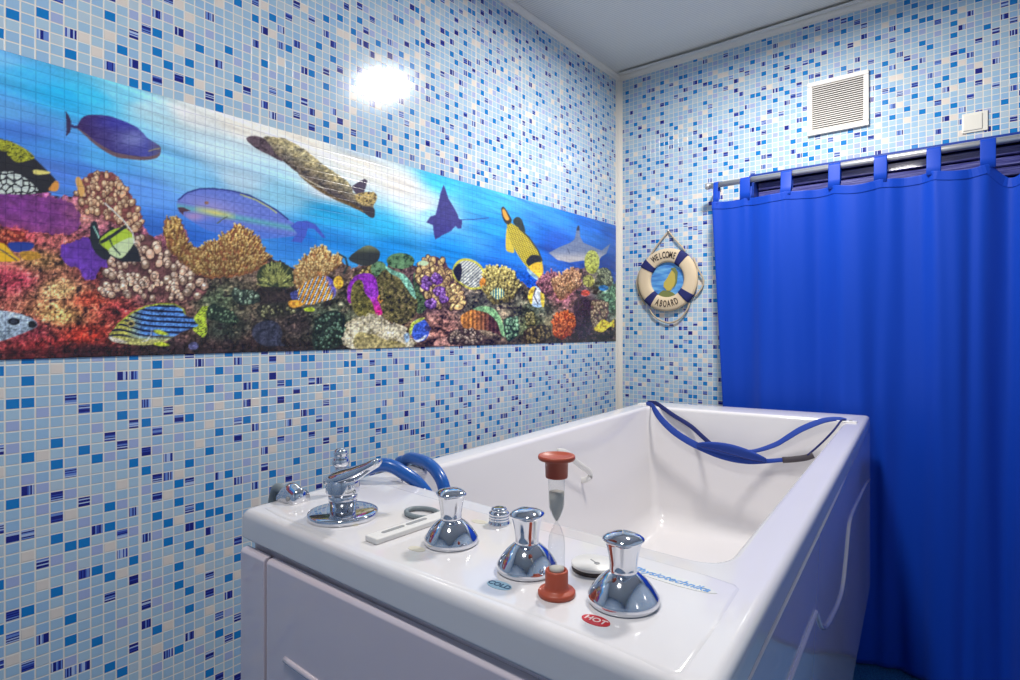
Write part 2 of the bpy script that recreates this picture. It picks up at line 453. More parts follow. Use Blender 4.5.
# apron panels (front: narrow corner panel and wide panel; long side panel)
def fy(x): return -0.0 - 0.048 * x / 0.775
def front_panel(x0, x1):
    bm = bmesh.new()
    vs = []
    for x in (x0, x1):
        for (dy, z) in ((0.014, 0.31), (0.0, 0.31), (0.0, 0.844), (0.004, 0.8485), (0.014, 0.8495)): vs.append(bm.verts.new((x, fy(x) + 0.001 + dy, z)))
    for i in range(5): bm.faces.new((vs[i], vs[(i + 1) % 5], vs[5 + (i + 1) % 5], vs[5 + i]))
    bm.faces.new(vs[:5]); bm.faces.new(list(reversed(vs[5:])))
    bmesh.ops.bevel(bm, geom=[e for e in bm.edges], offset=0.0015, segments=2, profile=.5, affect='EDGES')
    return from_bm('front_panel', bm, M_panel, tub)
front_panel(-0.008, 0.066)
fp = front_panel(0.074, 0.774)
bm = bmesh.new()
add_tube(bm, catmull([(0.128, fy(.128) + .0015, 0.712), (0.25, fy(.25) + .0015, 0.708), (0.45, fy(.45) + .0015, 0.703), (0.66, fy(.66) + .0015, 0.70), (0.70, fy(.70) + .0015, 0.66), (0.70, fy(.70) + .0015, 0.36)], 8), 0.005, 8)
from_bm('moulded_bead', bm, M_panel, fp, True)
bm = bmesh.new(); add_box(bm, 0.768, 0.7755, -0.02, 1.862, 0.31, 0.8665, 0.0018, 2)
sp_ = from_bm('side_panel', bm, M_panel, tub)
bm = bmesh.new()
xb = 0.7752
add_tube(bm, catmull([(xb, 0.0, 0.765), (xb, 0.297, 0.756), (xb, 0.50, 0.750), (xb, 0.535, 0.748), (xb, 0.56, 0.728), (xb, 0.60, 0.698), (xb, 0.66, 0.672), (xb, 0.76, 0.652), (xb, 0.86, 0.638), (xb, 0.95, 0.640), (xb, 1.03, 0.686), (xb, 1.10, 0.736), (xb, 1.20, 0.742), (xb, 1.37, 0.732), (xb, 1.65, 0.712), (xb, 1.85, 0.69)], 8), 0.0045, 8)
from_bm('moulded_bead', bm, M_panel, sp_, True)
bm = bmesh.new(); add_tube(bm, [(xb - .001, -0.01, 0.864), (xb - .001, 1.86, 0.867)], 0.003, 8)
from_bm('panel_edge_strip', bm, M_panel, sp_, True)
# stickers on the deck
def oval(name, x, y, rx, ry, ang, m, h=0.0006, parent=tub):
    bm = bmesh.new(); a = math.radians(ang)
    add_prism(bm, [(x + rx * math.cos(t) * math.cos(a) - ry * math.sin(t) * math.sin(a), y + rx * math.cos(t) * math.sin(a) + ry * math.sin(t) * math.cos(a)) for t in [2 * PI * k / 32 for k in range(32)]], ZD, ZD + h)
    return from_bm(name, bm, m, parent)
s1 = oval('cold_sticker', 0.511, 0.018, 0.0168, 0.0096, -2, M_bstk); s1['label'] = 'pale blue oval COLD sticker'
text_mesh('lettering', 'COLD', 0.0115, M_ctxt, s1, (0.511, 0.018, ZD + 0.0007), (0, 0, math.radians(-2)), bold=0.0002)
s2 = oval('hot_sticker', 0.641, 0.008, 0.0160, 0.0095, -4, M_rstk); s2['label'] = 'red oval HOT sticker'
text_mesh('lettering', 'HOT', 0.0115, M_wtxt, s2, (0.641, 0.008, ZD + 0.0007), (0, 0, math.radians(-4)), bold=0.0002)
s3 = oval('maker_sticker', 0.668, 0.149, 0.058, 0.012, -6, M_clear, 0.0005); s3['label'] = 'clear oval sticker with blue script'
text_mesh('lettering', 'Physiotechnika', 0.0165, M_btxt, s3, (0.668, 0.149, ZD + 0.0006), (0, 0, math.radians(-6)), shear=0.35, bold=0.0001)
for x, y in ((0.352, 0.045), (0.352, 0.183), (0.197, 0.062)):
    s4 = oval('blank_sticker', x, y, 0.014, 0.008, 0, M_stain, 0.0004); s4['label'] = 'worn beige sticker'
# white air-control cap with dark underside
bm = bmesh.new(); add_lathe(bm, [(0, .0045), (.0255, .0045), (.0275, .0060), (.0275, .0078), (.0262, .0090), (.0, .0094)], (0.580, 0.123, ZD))
capo = from_bm('deck_cap', bm, M_plast, tub, True); capo['label'] = 'round white cap with a small gauge mark and dark edge'
bm = bmesh.new(); add_lathe(bm, [(0, 0), (.0262, 0), (.0272, .002), (.0268, .0046), (0, .0046)], (0.580, 0.123, ZD))
from_bm('seal_ring', bm, M_dark, capo, True)
bm = bmesh.new(); add_prism(bm, [(0.5735, 0.127), (0.5745, 0.1285), (0.585, 0.122), (0.5845, 0.1205)], ZD + .0093, ZD + .0097); add_lathe(bm, [(0.0036, 0), (0.0036, .0004), (0, .0004)], (0.586, 0.121, ZD + .0093), 16)
from_bm('gauge_mark', bm, M_grey, capo)
# grab bracket inside the basin
bm = bmesh.new()
add_ribbon(bm, catmull([(0.055, 0.93, 0.858), (0.072, 0.955, 0.850), (0.078, 1.01, 0.812), (0.080, 1.075, 0.776), (0.080, 1.09, 0.764), (0.078, 1.088, 0.752), (0.066, 1.075, 0.745), (0.05, 1.065, 0.745)], 6), 0.018, 0.004, (0.3, 0.5, 1))
gb_ = from_bm('basin_handle', bm, M_plast, tub, True); gb_['label'] = 'slim pale handle on the inner wall'
# strap anchors
for nm, x, y in (('strap_anchor', 0.722, 1.655), ('strap_anchor', 0.015, 1.70)):
    bm = bmesh.new(); add_box(bm, x - 0.028, x + 0.030, y - 0.016, y + 0.016, ZR - .001, ZR + .004, 0.002, 2)
    an_ = from_bm(nm, bm, M_plast, tub); an_['label'] = 'white strap anchor plate with a screw'
    for dx in (0.012,):
        bm = bmesh.new(); add_lathe(bm, [(0.005, .0035), (0.005, .0055), (0.003, .0065), (0, .0066)], (x + dx, y, ZR), 16); from_bm('screw', bm, M_grey, an_, True)

# ------------------------------------------------------------------ chrome fittings
def tap(x, y, s, label, rz):
    root = empty('valve_tap', tw(x, y, ZD), TA + rz, label, 'tap', 'bell-shaped chrome taps along the deck')
    bm = bmesh.new()
    add_lathe(bm, [(0, 0), (.036 * s, 0), (.0375 * s, .002), (.0378 * s, .008), (.0366 * s, .0100), (.0342 * s, .0140), (.0298 * s, .0203), (.0242 * s, .0264), (.0186 * s, .0309), (.0148 * s, .0333), (.0120 * s, .0345), (0, .0345)], n=64)
    from_bm('flange', bm, M_chrome, root, True)
    bm = bmesh.new()
    n = 48; prof = [(.0, .0325), (.0140, .0330), (.0150, .0350), (.0146, .0375), (.0150, .0440), (.0160, .0520), (.0174, .0600), (.0186, .0650), (.0192, .0672), (.0212, .0680), (.0216, .0696), (.0206, .0712), (.0170, .0736), (.0110, .0756), (.005, .0764), (0, .0766)]
    rings = []
    for r, z in prof:
        k = max(0.0, min(1.0, (z - .040) / .03)) * 0.10
        rings.append([bm.verts.new((0, 0, z))] if r < 1e-6 else [bm.verts.new((r * s * (1 + k * math.cos(4 * (2 * PI * i / n)) * .5) * math.cos(2 * PI * i / n), r * s * (1 + k * math.cos(4 * (2 * PI * i / n)) * .5) * math.sin(2 * PI * i / n), z)) for i in range(n)])
    for a, b in zip(rings, rings[1:]):
        for i in range(n):
            j = (i + 1) % n
            if len(a) == 1: bm.faces.new((a[0], b[j], b[i]))
            elif len(b) == 1: bm.faces.new((a[i], a[j], b[0]))
            else: bm.faces.new((a[i], a[j], b[j], b[i]))
    from_bm('handle', bm, M_chrome, root, True)
tap(0.375, 0.090, 1.0, 'chrome bell-shaped tap beside the white slotted strip, nearest the mixer', 0.2)
tap(0.513, 0.074, 1.0, 'chrome bell-shaped tap behind the pale blue COLD sticker', 0.9)
tap(0.647, 0.063, 1.03, 'chrome bell-shaped tap behind the red HOT sticker', 0.5)

root = empty('air_button', tw(0.384, 0.192, ZD), TA, 'small ribbed chrome push button at the back edge of the deck', 'button')
bm = bmesh.new(); pf = [(0, 0), (.0165, 0), (.0168, .003)]
for k in range(4): pf += [(.0155, .0038 + k * .004), (.0158, .0062 + k * .004), (.0148, .0070 + k * .004)]
pf += [(.0130, .0205), (.0122, .0210), (0, .0210)]
add_lathe(bm, pf, n=40); from_bm('collar', bm, M_chrome, root, True)
bm = bmesh.new(); add_lathe(bm, [(.0118, .0205), (.0122, .0235), (.0112, .0252), (.007, .0258), (0, .0256)], n=40); from_bm('push_cap', bm, M_chrome, root, True)

# single-lever mixer with its diverter behind
root = empty('mixer_tap', tw(0.156, 0.079, ZD), TA, 'single-lever chrome mixer tap on a wide round plate, left end of the deck', 'tap')
bm = bmesh.new(); add_lathe(bm, [(0, 0), (.0535, 0), (.0550, .0012), (.0550, .0075), (.0535, .0092), (.048, .0102), (.030, .0108), (.020, .011), (0, .011)], n=72); from_bm('round_plate', bm, M_chrome, root, True)
bm = bmesh.new(); add_lathe(bm, [(0, .010), (.0200, .0105), (.0208, .024), (.0224, .0255), (.0226, .031), (.0222, .034), (.0215, .0350), (.0258, .037), (.0266, .041), (.0266, .054), (.0258, .060), (.022, .064), (0, .066)], n=56); from_bm('body', bm, M_chrome, root, True)
bm = bmesh.new(); rings = []
for (px, pz, wd, th) in ((-.027, .052, .016, .007), (-.022, .056, .042, .012), (-.008, .060, .052, .015), (.010, .065, .050, .015), (.026, .071, .040, .013), (.040, .078, .030, .011), (.056, .086, .024, .009), (.070, .093, .021, .008), (.075, .096, .017, .005)):
    ang = math.atan2(0.05, 0.11); rings.append([bm.verts.new((px - math.sin(ang) * th * math.sin(a) * .5, wd / 2 * math.cos(a), pz + th * math.sin(a) * .9)) for a in [2 * PI * k / 20 for k in range(20)]])
for a, b in zip(rings, rings[1:]):
    for i in range(20): bm.faces.new((a[i], a[(i + 1) % 20], b[(i + 1) % 20], b[i]))
bm.faces.new(rings[0]); bm.faces.new(list(reversed(rings[-1])))
lv_ = from_bm('lever', bm, M_chrome, root, True); lv_.rotation_euler = (0, 0, math.radians(6))
root = empty('diverter_knob', tw(0.046, 0.163, ZR), TA, 'slender chrome diverter knob with a round head, behind the mixer tap', 'knob')
bm = bmesh.new(); add_lathe(bm, [(0, 0), (.013, 0), (.0135, .004), (.010, .008), (.0075, .014), (.0062, .026), (.0068, .034), (.0095, .040), (.0110, .046), (.009, .049), (0, .049)], n=32); from_bm('stem', bm, M_chrome, root, True)
bm = bmesh.new(); add_lathe(bm, [(0, .048), (.010, .049), (.0150, .054), (.0160, .059), (.0145, .065), (.0110, .068), (.0118, .071), (.0130, .075), (.0115, .080), (.007, .083), (0, .084)], n=32); from_bm('head', bm, M_chrome, root, True)

# chrome outlet elbow and its grey hose at the wall side
root = empty('hose_outlet', tw(0.012, 0.085, ZR), TA, 'rounded chrome hose outlet at the wall-side corner of the deck', 'fitting')
bm = bmesh.new(); rows = []
for k in range(9):
    x = -0.022 + 0.050 * k / 8
    hgt = 0.026 * math.sin(PI * min(1, .30 + .70 * (k / 8) * .55 + .1)) if k > 0 else 0.020
    hgt = [0.018, 0.025, 0.029, 0.031, 0.031, 0.029, 0.027, 0.025, 0.023][k]
    rows.append([bm.verts.new((x, 0.017 * math.cos(a), 0.001 + hgt * max(0, math.sin(a)) ** .8)) for a in [PI * i / 14 for i in range(15)]])
for a, b in zip(rows, rows[1:]):
    for i in range(14): bm.faces.new((a[i], a[i + 1], b[i + 1], b[i]))
    bm.faces.new((a[0], b[0], b[-1], a[-1]))
bm.faces.new(rows[0]); bm.faces.new(list(reversed(rows[-1])))
from_bm('elbow_cover', bm, M_chrome, root, True)
bm = bmesh.new(); add_lathe(bm, [(0.0042, -0.001), (0.0042, 0.001), (0.0025, 0.0018), (0, 0.0018)], (0.012, -0.0172, 0.009), 16, Matrix.Rotation(PI / 2, 3, 'X')); from_bm('set_screw', bm, M_grey, root, True)
bm = bmesh.new(); add_tube(bm, catmull([(-0.018, 0.0, 0.012), (-0.034, 0.0, 0.017), (-0.052, 0.002, 0.012), (-0.064, 0.004, -0.012), (-0.070, 0.006, -0.05), (-0.072, 0.008, -0.20), (-0.070, 0.01, -0.55)], 8), 0.008, 12)
from_bm('grey_hose', bm, M_greyh, root, True)

# blue hose looping over the wall-side rim into the tub, with the metal shower hose beside it
bm = bmesh.new()
add_tube(bm, catmull([tw(*p) for p in [(-0.075, 0.20, 0.50), (-0.075, 0.21, 0.80), (-0.045, 0.225, 0.905), (0.0, 0.245, 0.928), (0.048, 0.27, 0.943), (0.083, 0.29, 0.926), (0.106, 0.31, 0.900), (0.122, 0.335, 0.85), (0.15, 0.40, 0.70), (0.20, 0.50, 0.53), (0.33, 0.55, 0.50), (0.38, 0.42, 0.52), (0.28, 0.38, 0.60),
                                      (0.15, 0.38, 0.76), (0.118, 0.375, 0.85), (0.105, 0.375, 0.895), (0.066, 0.385, 0.920), (0.01, 0.40, 0.925), (-0.035, 0.41, 0.915), (-0.068, 0.41, 0.86), (-0.075, 0.41, 0.5)]], 8), 0.0132, 16)
tag(from_bm('blue_hose', bm, M_hose, None, True), 'thick blue rubber hose looped over the wall-side rim of the bathtub', 'hose')
bm = bmesh.new()
add_tube(bm, catmull([tw(*p) for p in [(-0.055, 0.33, 0.60), (-0.055, 0.33, 0.86), (-0.02, 0.335, 0.914), (0.03, 0.33, 0.920), (0.091, 0.31, 0.911), (0.14, 0.31, 0.87), (0.165, 0.33, 0.80), (0.20, 0.42, 0.60)]], 20), 0.0048, 10, ripple=0.22)
tag(from_bm('shower_hose', bm, M_steel, None, True), 'thin ribbed metal shower hose under the blue hose loops', 'hose')

# white slotted strip and grey ring
root = empty('slotted_strip', tw(0.290, 0.093, ZD), TA + math.radians(90 - 5), 'long white plastic strip with two slots lying between the mixer and the first tap', 'strip')
bm = bmesh.new(); add_box(bm, -0.070, 0.075, -0.0135, 0.0135, 0.0, 0.0085, 0.002, 3); from_bm('strip_body', bm, M_plast, root)
for x0, x1 in ((-0.045, -0.012), (0.0, 0.032)):
    bm = bmesh.new(); pts = [((x1 if math.cos(a) > 0 else x0) + .004 * math.cos(a), .002 + .004 * math.sin(a)) for a in [2 * PI * k / 20 + .01 for k in range(20)]]
    add_prism(bm, pts, .0083, .0089); from_bm('slot', bm, M_grey, root)
bm = bmesh.new()
add_tube(bm, [tw(0.258 + 0.030 * math.cos(a), 0.155 + 0.021 * math.sin(a), ZD + 0.0042) for a in [2 * PI * k / 48 for k in range(48)]], 0.0038, 12, closed=True)
tag(from_bm('grey_ring', bm, M_greyh, None, True), 'small grey rubber ring lying on the deck behind the white slotted strip', 'ring')

# sand glass
root = empty('sand_timer', tw(0.578, 0.036, ZD), TA, 'sand timer with red-brown caps standing between the COLD and HOT taps', 'timer')
bm = bmesh.new(); add_lathe(bm, [(0, 0), (.0205, 0), (.0212, .0015), (.0212, .0045), (.0200, .0060), (.0150, .0068), (.0135, .0085), (.0130, .0120), (.0130, .0270), (.0122, .0285), (.0105, .0285), (.0105, .0250), (0, .0250)], n=56); from_bm('base_cap', bm, M_red, root, True)
bm = bmesh.new(); add_lathe(bm, [(0, .1560), (.0170, .1560), (.0180, .1575), (.0203, .1578), (.0210, .1562), (.0210, .1540), (.0200, .1525), (.0150, .1515), (.0130, .1500), (.0127, .1340), (.0122, .1325), (.0105, .1325), (.0105, .1350), (0, .1350)], n=56); from_bm('top_cap', bm, M_red, root, True)
gp = [(.0, .0250), (.0085, .0255), (.0092, .030), (.0094, .055), (.0086, .066), (.0050, .076), (.0018, .0815), (.0018, .0835), (.0050, .089), (.0086, .099), (.0094, .110), (.0094, .130), (.0085, .1345), (0, .1350)]
bm = bmesh.new(); add_lathe(bm, gp, n=48)
gl_ = from_bm('glass_bulb', bm, M_glass, root, True)
bm = bmesh.new(); add_lathe(bm, [(0, .0835), (.0010, .0836), (.0040, .089), (.0076, .0985), (.0084, .108), (.0084, .1165), (.0, .1160)], n=40); sd = from_bm('sand', bm, M_sand, root, True); sd['label'] = 'grey sand in the upper bulb'
bm = bmesh.new(); add_lathe(bm, [(0, .0262), (.0082, .0262), (.0084, .0305), (.004, .0315), (0, .0330)], n=40); sd = from_bm('sand', bm, M_sand, root, True); sd['label'] = 'little grey sand in the lower bulb'

# ------------------------------------------------------------------ head-support strap slung across the far end
root = empty('head_support_strap', TO, TA, 'blue webbing head support slung across the far end of the bathtub', 'strap')
low = catmull([(0.022, 1.690, 0.916), (0.055, 1.655, 0.917), (0.078, 1.62, 0.912), (0.113, 1.60, 0.877), (0.159, 1.60, 0.836), (0.21, 1.60, 0.806), (0.263, 1.60, 0.784), (0.334, 1.60, 0.762), (0.40, 1.60, 0.753), (0.459, 1.60, 0.756), (0.547, 1.60, 0.774)], 6)
bm = bmesh.new(); add_ribbon(bm, low, [0.013 + 0.012 * math.sin(PI * i / (len(low) - 1)) for i in range(len(low))], 0.003, (0.1, 0.25, 1)); from_bm('lower_strap', bm, M_strap, root, True)
bm = bmesh.new(); add_ribbon(bm, catmull([(0.018, 1.715, 0.917), (0.060, 1.69, 0.920), (0.095, 1.66, 0.912), (0.150, 1.65, 0.882), (0.211, 1.65, 0.850), (0.262, 1.63, 0.818), (0.30, 1.60, 0.800)], 6), 0.016, 0.003, (0.1, 0.3, 1)); from_bm('upper_strap', bm, M_strapd, root, True)
bm = bmesh.new(); ur = catmull([(0.39, 1.60, 0.785), (0.445, 1.63, 0.786), (0.507, 1.65, 0.812), (0.545, 1.65, 0.840), (0.585, 1.65, 0.871), (0.63, 1.65, 0.897), (0.665, 1.65, 0.912), (0.70, 1.655, 0.918), (0.722, 1.655, 0.917)], 6)
add_ribbon(bm, ur, [0.008 + 0.014 * math.sin(PI * i / (len(ur) - 1)) for i in range(len(ur))], 0.003, (0.0, 0.6, 1)); from_bm('upper_strap', bm, M_strap, root, True)
bm = bmesh.new(); add_tube(bm, catmull([(0.615, 1.60, 0.797), (0.65, 1.605, 0.835), (0.680, 1.61, 0.872), (0.695, 1.62, 0.893), (0.708, 1.64, 0.914), (0.718, 1.65, 0.917)], 6), 0.0032, 8); from_bm('thin_cord', bm, M_strapd, root, True)
bm = bmesh.new(); add_ribbon(bm, catmull([(0.540, 1.60, 0.772), (0.575, 1.60, 0.779), (0.61, 1.60, 0.789), (0.632, 1.60, 0.800)], 5), 0.020, 0.007, (0.1, 0.2, 1)); from_bm('buckle', bm, M_buckle, root, True)
# lens-shaped neck pad, wrapped towards the basin
bm = bmesh.new(); rows = []
for i in range(25):
    s = i / 24; x = 0.255 + 0.235 * s; zc = 0.792 + 0.008 * math.sin(PI * s) - 0.026 * s; wv = 0.025 * math.sin(PI * (0.04 + .92 * s)) ** .6 + .002; row = []
    for k in range(12):
        a = 2 * PI * k / 12; row.append(bm.verts.new((x, 1.592 + 0.010 * math.sin(a) * (wv / .03) - 0.3 * wv * math.cos(a), zc + wv * math.cos(a) * .85)))
    rows.append(row)
for a, b in zip(rows, rows[1:]):
    for k in range(12): bm.faces.new((a[k], a[(k + 1) % 12], b[(k + 1) % 12], b[k]))
bm.faces.new(rows[0]); bm.faces.new(list(reversed(rows[-1])))
from_bm('neck_pad', bm, M_strap, root, True)
bm = bmesh.new(); add_tube(bm, catmull([(0.275, 1.580, 0.790), (0.32, 1.575, 0.786), (0.38, 1.573, 0.776), (0.44, 1.576, 0.765), (0.480, 1.582, 0.762)], 6), 0.0018, 8); from_bm('piping', bm, M_strapd, root, True)

# ------------------------------------------------------------------ curtain, rod
RY, RZ = 2.46, 1.822; RODR = 0.0115
root = empty('curtain_rod', (0.47, RY, RZ), 0, 'polished steel curtain rod across the end wall', 'curtain rod')
bm = bmesh.new(); add_lathe(bm, [(0, 0), (RODR, 0), (RODR, 1.57), (0, 1.57)], (0, 0, 0), 24, Matrix.Rotation(PI / 2, 3, 'Y')); from_bm('rod', bm, M_steel, root, True)
for x in (0.0, 1.555):
    bm = bmesh.new(); add_lathe(bm, [(0, -.006), (.012, -.005), (.0135, -.002), (.0135, .010), (.0115, .012), (0, .012)], (x, 0, 0), 24, Matrix.Rotation(PI / 2, 3, 'Y')); from_bm('end_cap', bm, M_steel, root, True)
for x in (0.012, 1.53):
    bm = bmesh.new(); add_lathe(bm, [(0, 0), (.018, 0), (.018, .004), (.006, .006), (.006, .082), (0, .082)], (x, ROOM_D - RY, 0), 20, Matrix.Rotation(PI / 2, 3, 'X')); from_bm('wall_bracket', bm, M_steel, root, True)
tabs = [0.512, 0.631, 0.787, 0.954, 1.100, 1.254, 1.397, 1.520, 1.660, 1.790]
def top_z(x):
    z = 1.748
    for a, b, s in ((0.512, 0.631, .004), (0.631, 0.787, .006), (0.787, 0.954, .004), (0.954, 1.10, .012), (1.10, 1.254, .004), (1.254, 1.397, .010), (1.397, 1.52, .05), (1.52, 1.66, .02), (1.66, 1.79, .02)):
        if a <= x <= b: z -= s * math.sin(PI * (x - a) / (b - a)) ** 1.2
    return z
def fold(x, h):
    """depth of the folds; h runs 0 at the hem to 1 at the heading"""
    d = 1.05 - 0.45 * h ** 2
    a = 0.025 * math.sin(2 * PI * (x - 0.545) / 0.27 + 0.5 * math.sin(4.3 * x) + 0.5 * (1 - h)) + 0.0075 * math.sin(2 * PI * x / 0.131 + 1.7 + 1.0 * (1 - h)) + 0.0012 * math.sin(2 * PI * x / 0.057 + 5 * h)
    a += 0.024 * math.exp(-((x - 1.075 - 0.02 * h) / 0.030) ** 2) + 0.020 * math.exp(-((x - 1.225) / 0.028) ** 2) + 0.014 * math.exp(-((x - 1.335 - .02 * h) / 0.02) ** 2) - 0.010 * math.exp(-((x - 1.40) / 0.03) ** 2) + 0.018 * math.exp(-((x - 1.455) / 0.03) ** 2)
    # gathers fanning down from each tab
    for t_ in tabs: a -= 0.006 * h ** 6 * math.exp(-((x - t_) / (0.012 + 0.05 * (1 - h))) ** 2)
    return a * d * (0.5 + 0.5 * min(1, (x - 0.45) / 0.3))
croot = empty('curtain', (0.5, RY, 0.0), 0, 'bright blue tab-top curtain hanging over the doorway from rod to floor', 'curtain')
bm = bmesh.new(); NX, NZ = 260, 90; g_ = []
for j in range(NZ + 1):
    h = j / NZ; row = []
    for i in range(NX + 1):
        s = i / NX; x = 0.500 + s * 1.36 + (1 - h) * (0.085 * (1 - s) ** 3)
        z = 0.006 + h * (top_z(x) - 0.006); row.append(bm.verts.new((x - 0.5, -0.022 + fold(x, h), z)))
    g_.append(row)
for j in range(NZ):
    for i in range(NX): bm.faces.new((g_[j][i], g_[j][i + 1], g_[j + 1][i + 1], g_[j + 1][i]))
cl = from_bm('cloth', bm, M_curt, croot, True)
md = cl.modifiers.new('thick', 'SOLIDIFY'); md.thickness = 0.0012
# stitched heading band
bm = bmesh.new(); hp = []
for i in range(161):
    x = 0.501 + 1.355 * i / 160; hp.append((x - 0.5, -0.0236 + fold(x, 0.985), top_z(x) - 0.016))
add_ribbon(bm, hp, 0.029, 0.0016, (0, 0, 1)); from_bm('heading_band', bm, M_curt, croot, False)
for x in tabs:
    wd = 0.020 if x < 0.55 else 0.040; yb = -0.022 + fold(x, 0.99); z0 = top_z(x) - 0.012; pts = [(x - .5, yb, z0), (x - .5, -0.016, z0 + 0.035)]
    for k in range(9): a = PI - PI * k / 8; pts.append((x - .5, 0.0128 * math.cos(a), RZ + 0.0128 * math.sin(a)))
    pts += [(x - .5, 0.010, z0 + 0.035), (x - .5, yb + 0.006, z0)]
    bm = bmesh.new(); add_ribbon(bm, pts, wd, 0.0014, (1, 0, 0)); from_bm('tab', bm, M_curt, croot, True)

# ------------------------------------------------------------------ ventilation grille and switch
root = empty('ventilation_grille', (0.948, ROOM_D, 2.083), 0, 'square white louvred ventilation grille high on the end wall', 'vent')
bm = bmesh.new(); H_, I_ = 0.105, 0.087
def ringf(bm, h0, h1, y0, y1):
    for (x0, x1, z0, z1) in ((-h0, h0, h1, h0), (-h0, h0, -h0, -h1), (-h0, -h1, -h1, h1), (h1, h0, -h1, h1)): add_box(bm, x0, x1, y0, y1, z0, z1, 0.0022, 2)
ringf(bm, H_, I_, -0.014, 0.0); from_bm('frame', bm, M_louv, root)
bm = bmesh.new(); add_box(bm, -I_, I_, -0.0035, 0, -I_, I_); from_bm('shade_sheet', bm, M_gdark, root)  # dark sheet in place of the shade behind the louvres
for k in range(21):
    z = -I_ + (k + .5) * 2 * I_ / 21; bm = bmesh.new(); v = [bm.verts.new(p) for p in ((-I_, -0.012, z - .0030), (I_, -0.012, z - .0030), (I_, -0.0045, z - .0002), (-I_, -0.0045, z - .0002), (-I_, -0.0105, z + .0014), (I_, -0.0105, z + .0014), (I_, -0.0045, z + .0024), (-I_, -0.0045, z + .0024))]
    for q in ((0, 3, 2, 1), (4, 5, 6, 7), (0, 1, 5, 4), (1, 2, 6, 5), (2, 3, 7, 6), (3, 0, 4, 7)): bm.faces.new([v[i] for i in q])
    from_bm('louvre', bm, M_louv, root)
root = empty('light_switch', (1.362, ROOM_D, 1.921), 0, 'small cream wall switch right of the ventilation grille above the curtain rod', 'switch')
bm = bmesh.new(); add_box(bm, -0.034, 0.036, -0.005, 0, -0.034, 0.034, 0.002, 3); from_bm('plate', bm, M_switch, root)
bm = bmesh.new(); add_box(bm, -0.031, 0.021, -0.008, -0.004, -0.027, 0.027, 0.002, 3); from_bm('rocker', bm, M_switch, root)

# ------------------------------------------------------------------ life-ring decoration
LX, LZ = 0.258, 1.441
root = empty('life_ring_decoration', (LX, ROOM_D, LZ), 0, 'cream and navy life-ring wall decoration reading WELCOME ABOARD with rope', 'wall decoration')
RO, RI, TH = 0.145, 0.080, 0.026
def ring_mesh(bm, a0, a1, n, grow=0.0, closed=False):
    rm, hw = (RO + RI) / 2, (RO - RI) / 2 + grow; rows = []
    for i in range(n if closed else n + 1):
        a = a0 + (a1 - a0) * i / n; row = []
        for k in range(14):
            b = 2 * PI * k / 14; sx = math.copysign(abs(math.cos(b)) ** .75, math.cos(b)); sy = math.copysign(abs(math.sin(b)) ** .75, math.sin(b))
            r = rm + hw * sx; row.append(bm.verts.new((r * math.cos(a), -TH / 2 - 0.004 - (TH / 2 + grow) * sy, r * math.sin(a))))
        rows.append(row)
    pr = list(zip(rows, rows[1:])) + ([(rows[-1], rows[0])] if closed else [])
    for a, b in pr:
        for k in range(14): bm.faces.new((a[k], a[(k + 1) % 14], b[(k + 1) % 14], b[k]))
    if not closed: bm.faces.new(rows[0]); bm.faces.new(list(reversed(rows[-1])))
bm = bmesh.new(); ring_mesh(bm, 0, 2 * PI, 72, closed=True); ringo = from_bm('ring_body', bm, M_ring, root, True)
for ac in (144, 54, 228, 321):
    bm = bmesh.new(); ring_mesh(bm, math.radians(ac - 8.5), math.radians(ac + 8.5), 8, 0.0022); bd = from_bm('cloth_band', bm, M_navy, root, True); bd['label'] = 'navy cloth band'
# lettering following the ring
def arc_text(s, rad, start, step, size, flip):
    bm = bmesh.new()
    for i, ch in enumerate(s):
        a = start + step * i
        cu = bpy.data.curves.new('c', 'FONT'); cu.body = ch; cu.size = size; cu.align_x = 'CENTER'; cu.align_y = 'CENTER'; cu.extrude = 0.0004; cu.offset = 0.0007
        to = bpy.data.objects.new('c', cu); C.objects.link(to); bpy.context.view_layer.update()
        me = bpy.data.meshes.new_from_object(to.evaluated_get(bpy.context.evaluated_depsgraph_get())); bpy.data.objects.remove(to)
        ar = math.radians(a); rot = ar - PI / 2 if not flip else ar + PI / 2
        M = Matrix.Translation((rad * math.cos(ar), -TH - 0.0048, rad * math.sin(ar))) @ Matrix.Rotation(-rot, 4, 'Y') @ Matrix.Rotation(PI / 2, 4, 'X') @ Matrix.Diagonal((0.62, 1.15, 1, 1))
        me.transform(M); bm.from_mesh(me); bpy.data.meshes.remove(me)
    me = bpy.data.meshes.new('lettering'); bm.to_mesh(me); bm.free(); o = link_mesh('lettering', me, M_text, ringo); return o
arc_text('WELCOME', 0.112, 121, -8.6, 0.036, False)
arc_text('ABOARD', 0.112, 248, 9.6, 0.036, True)
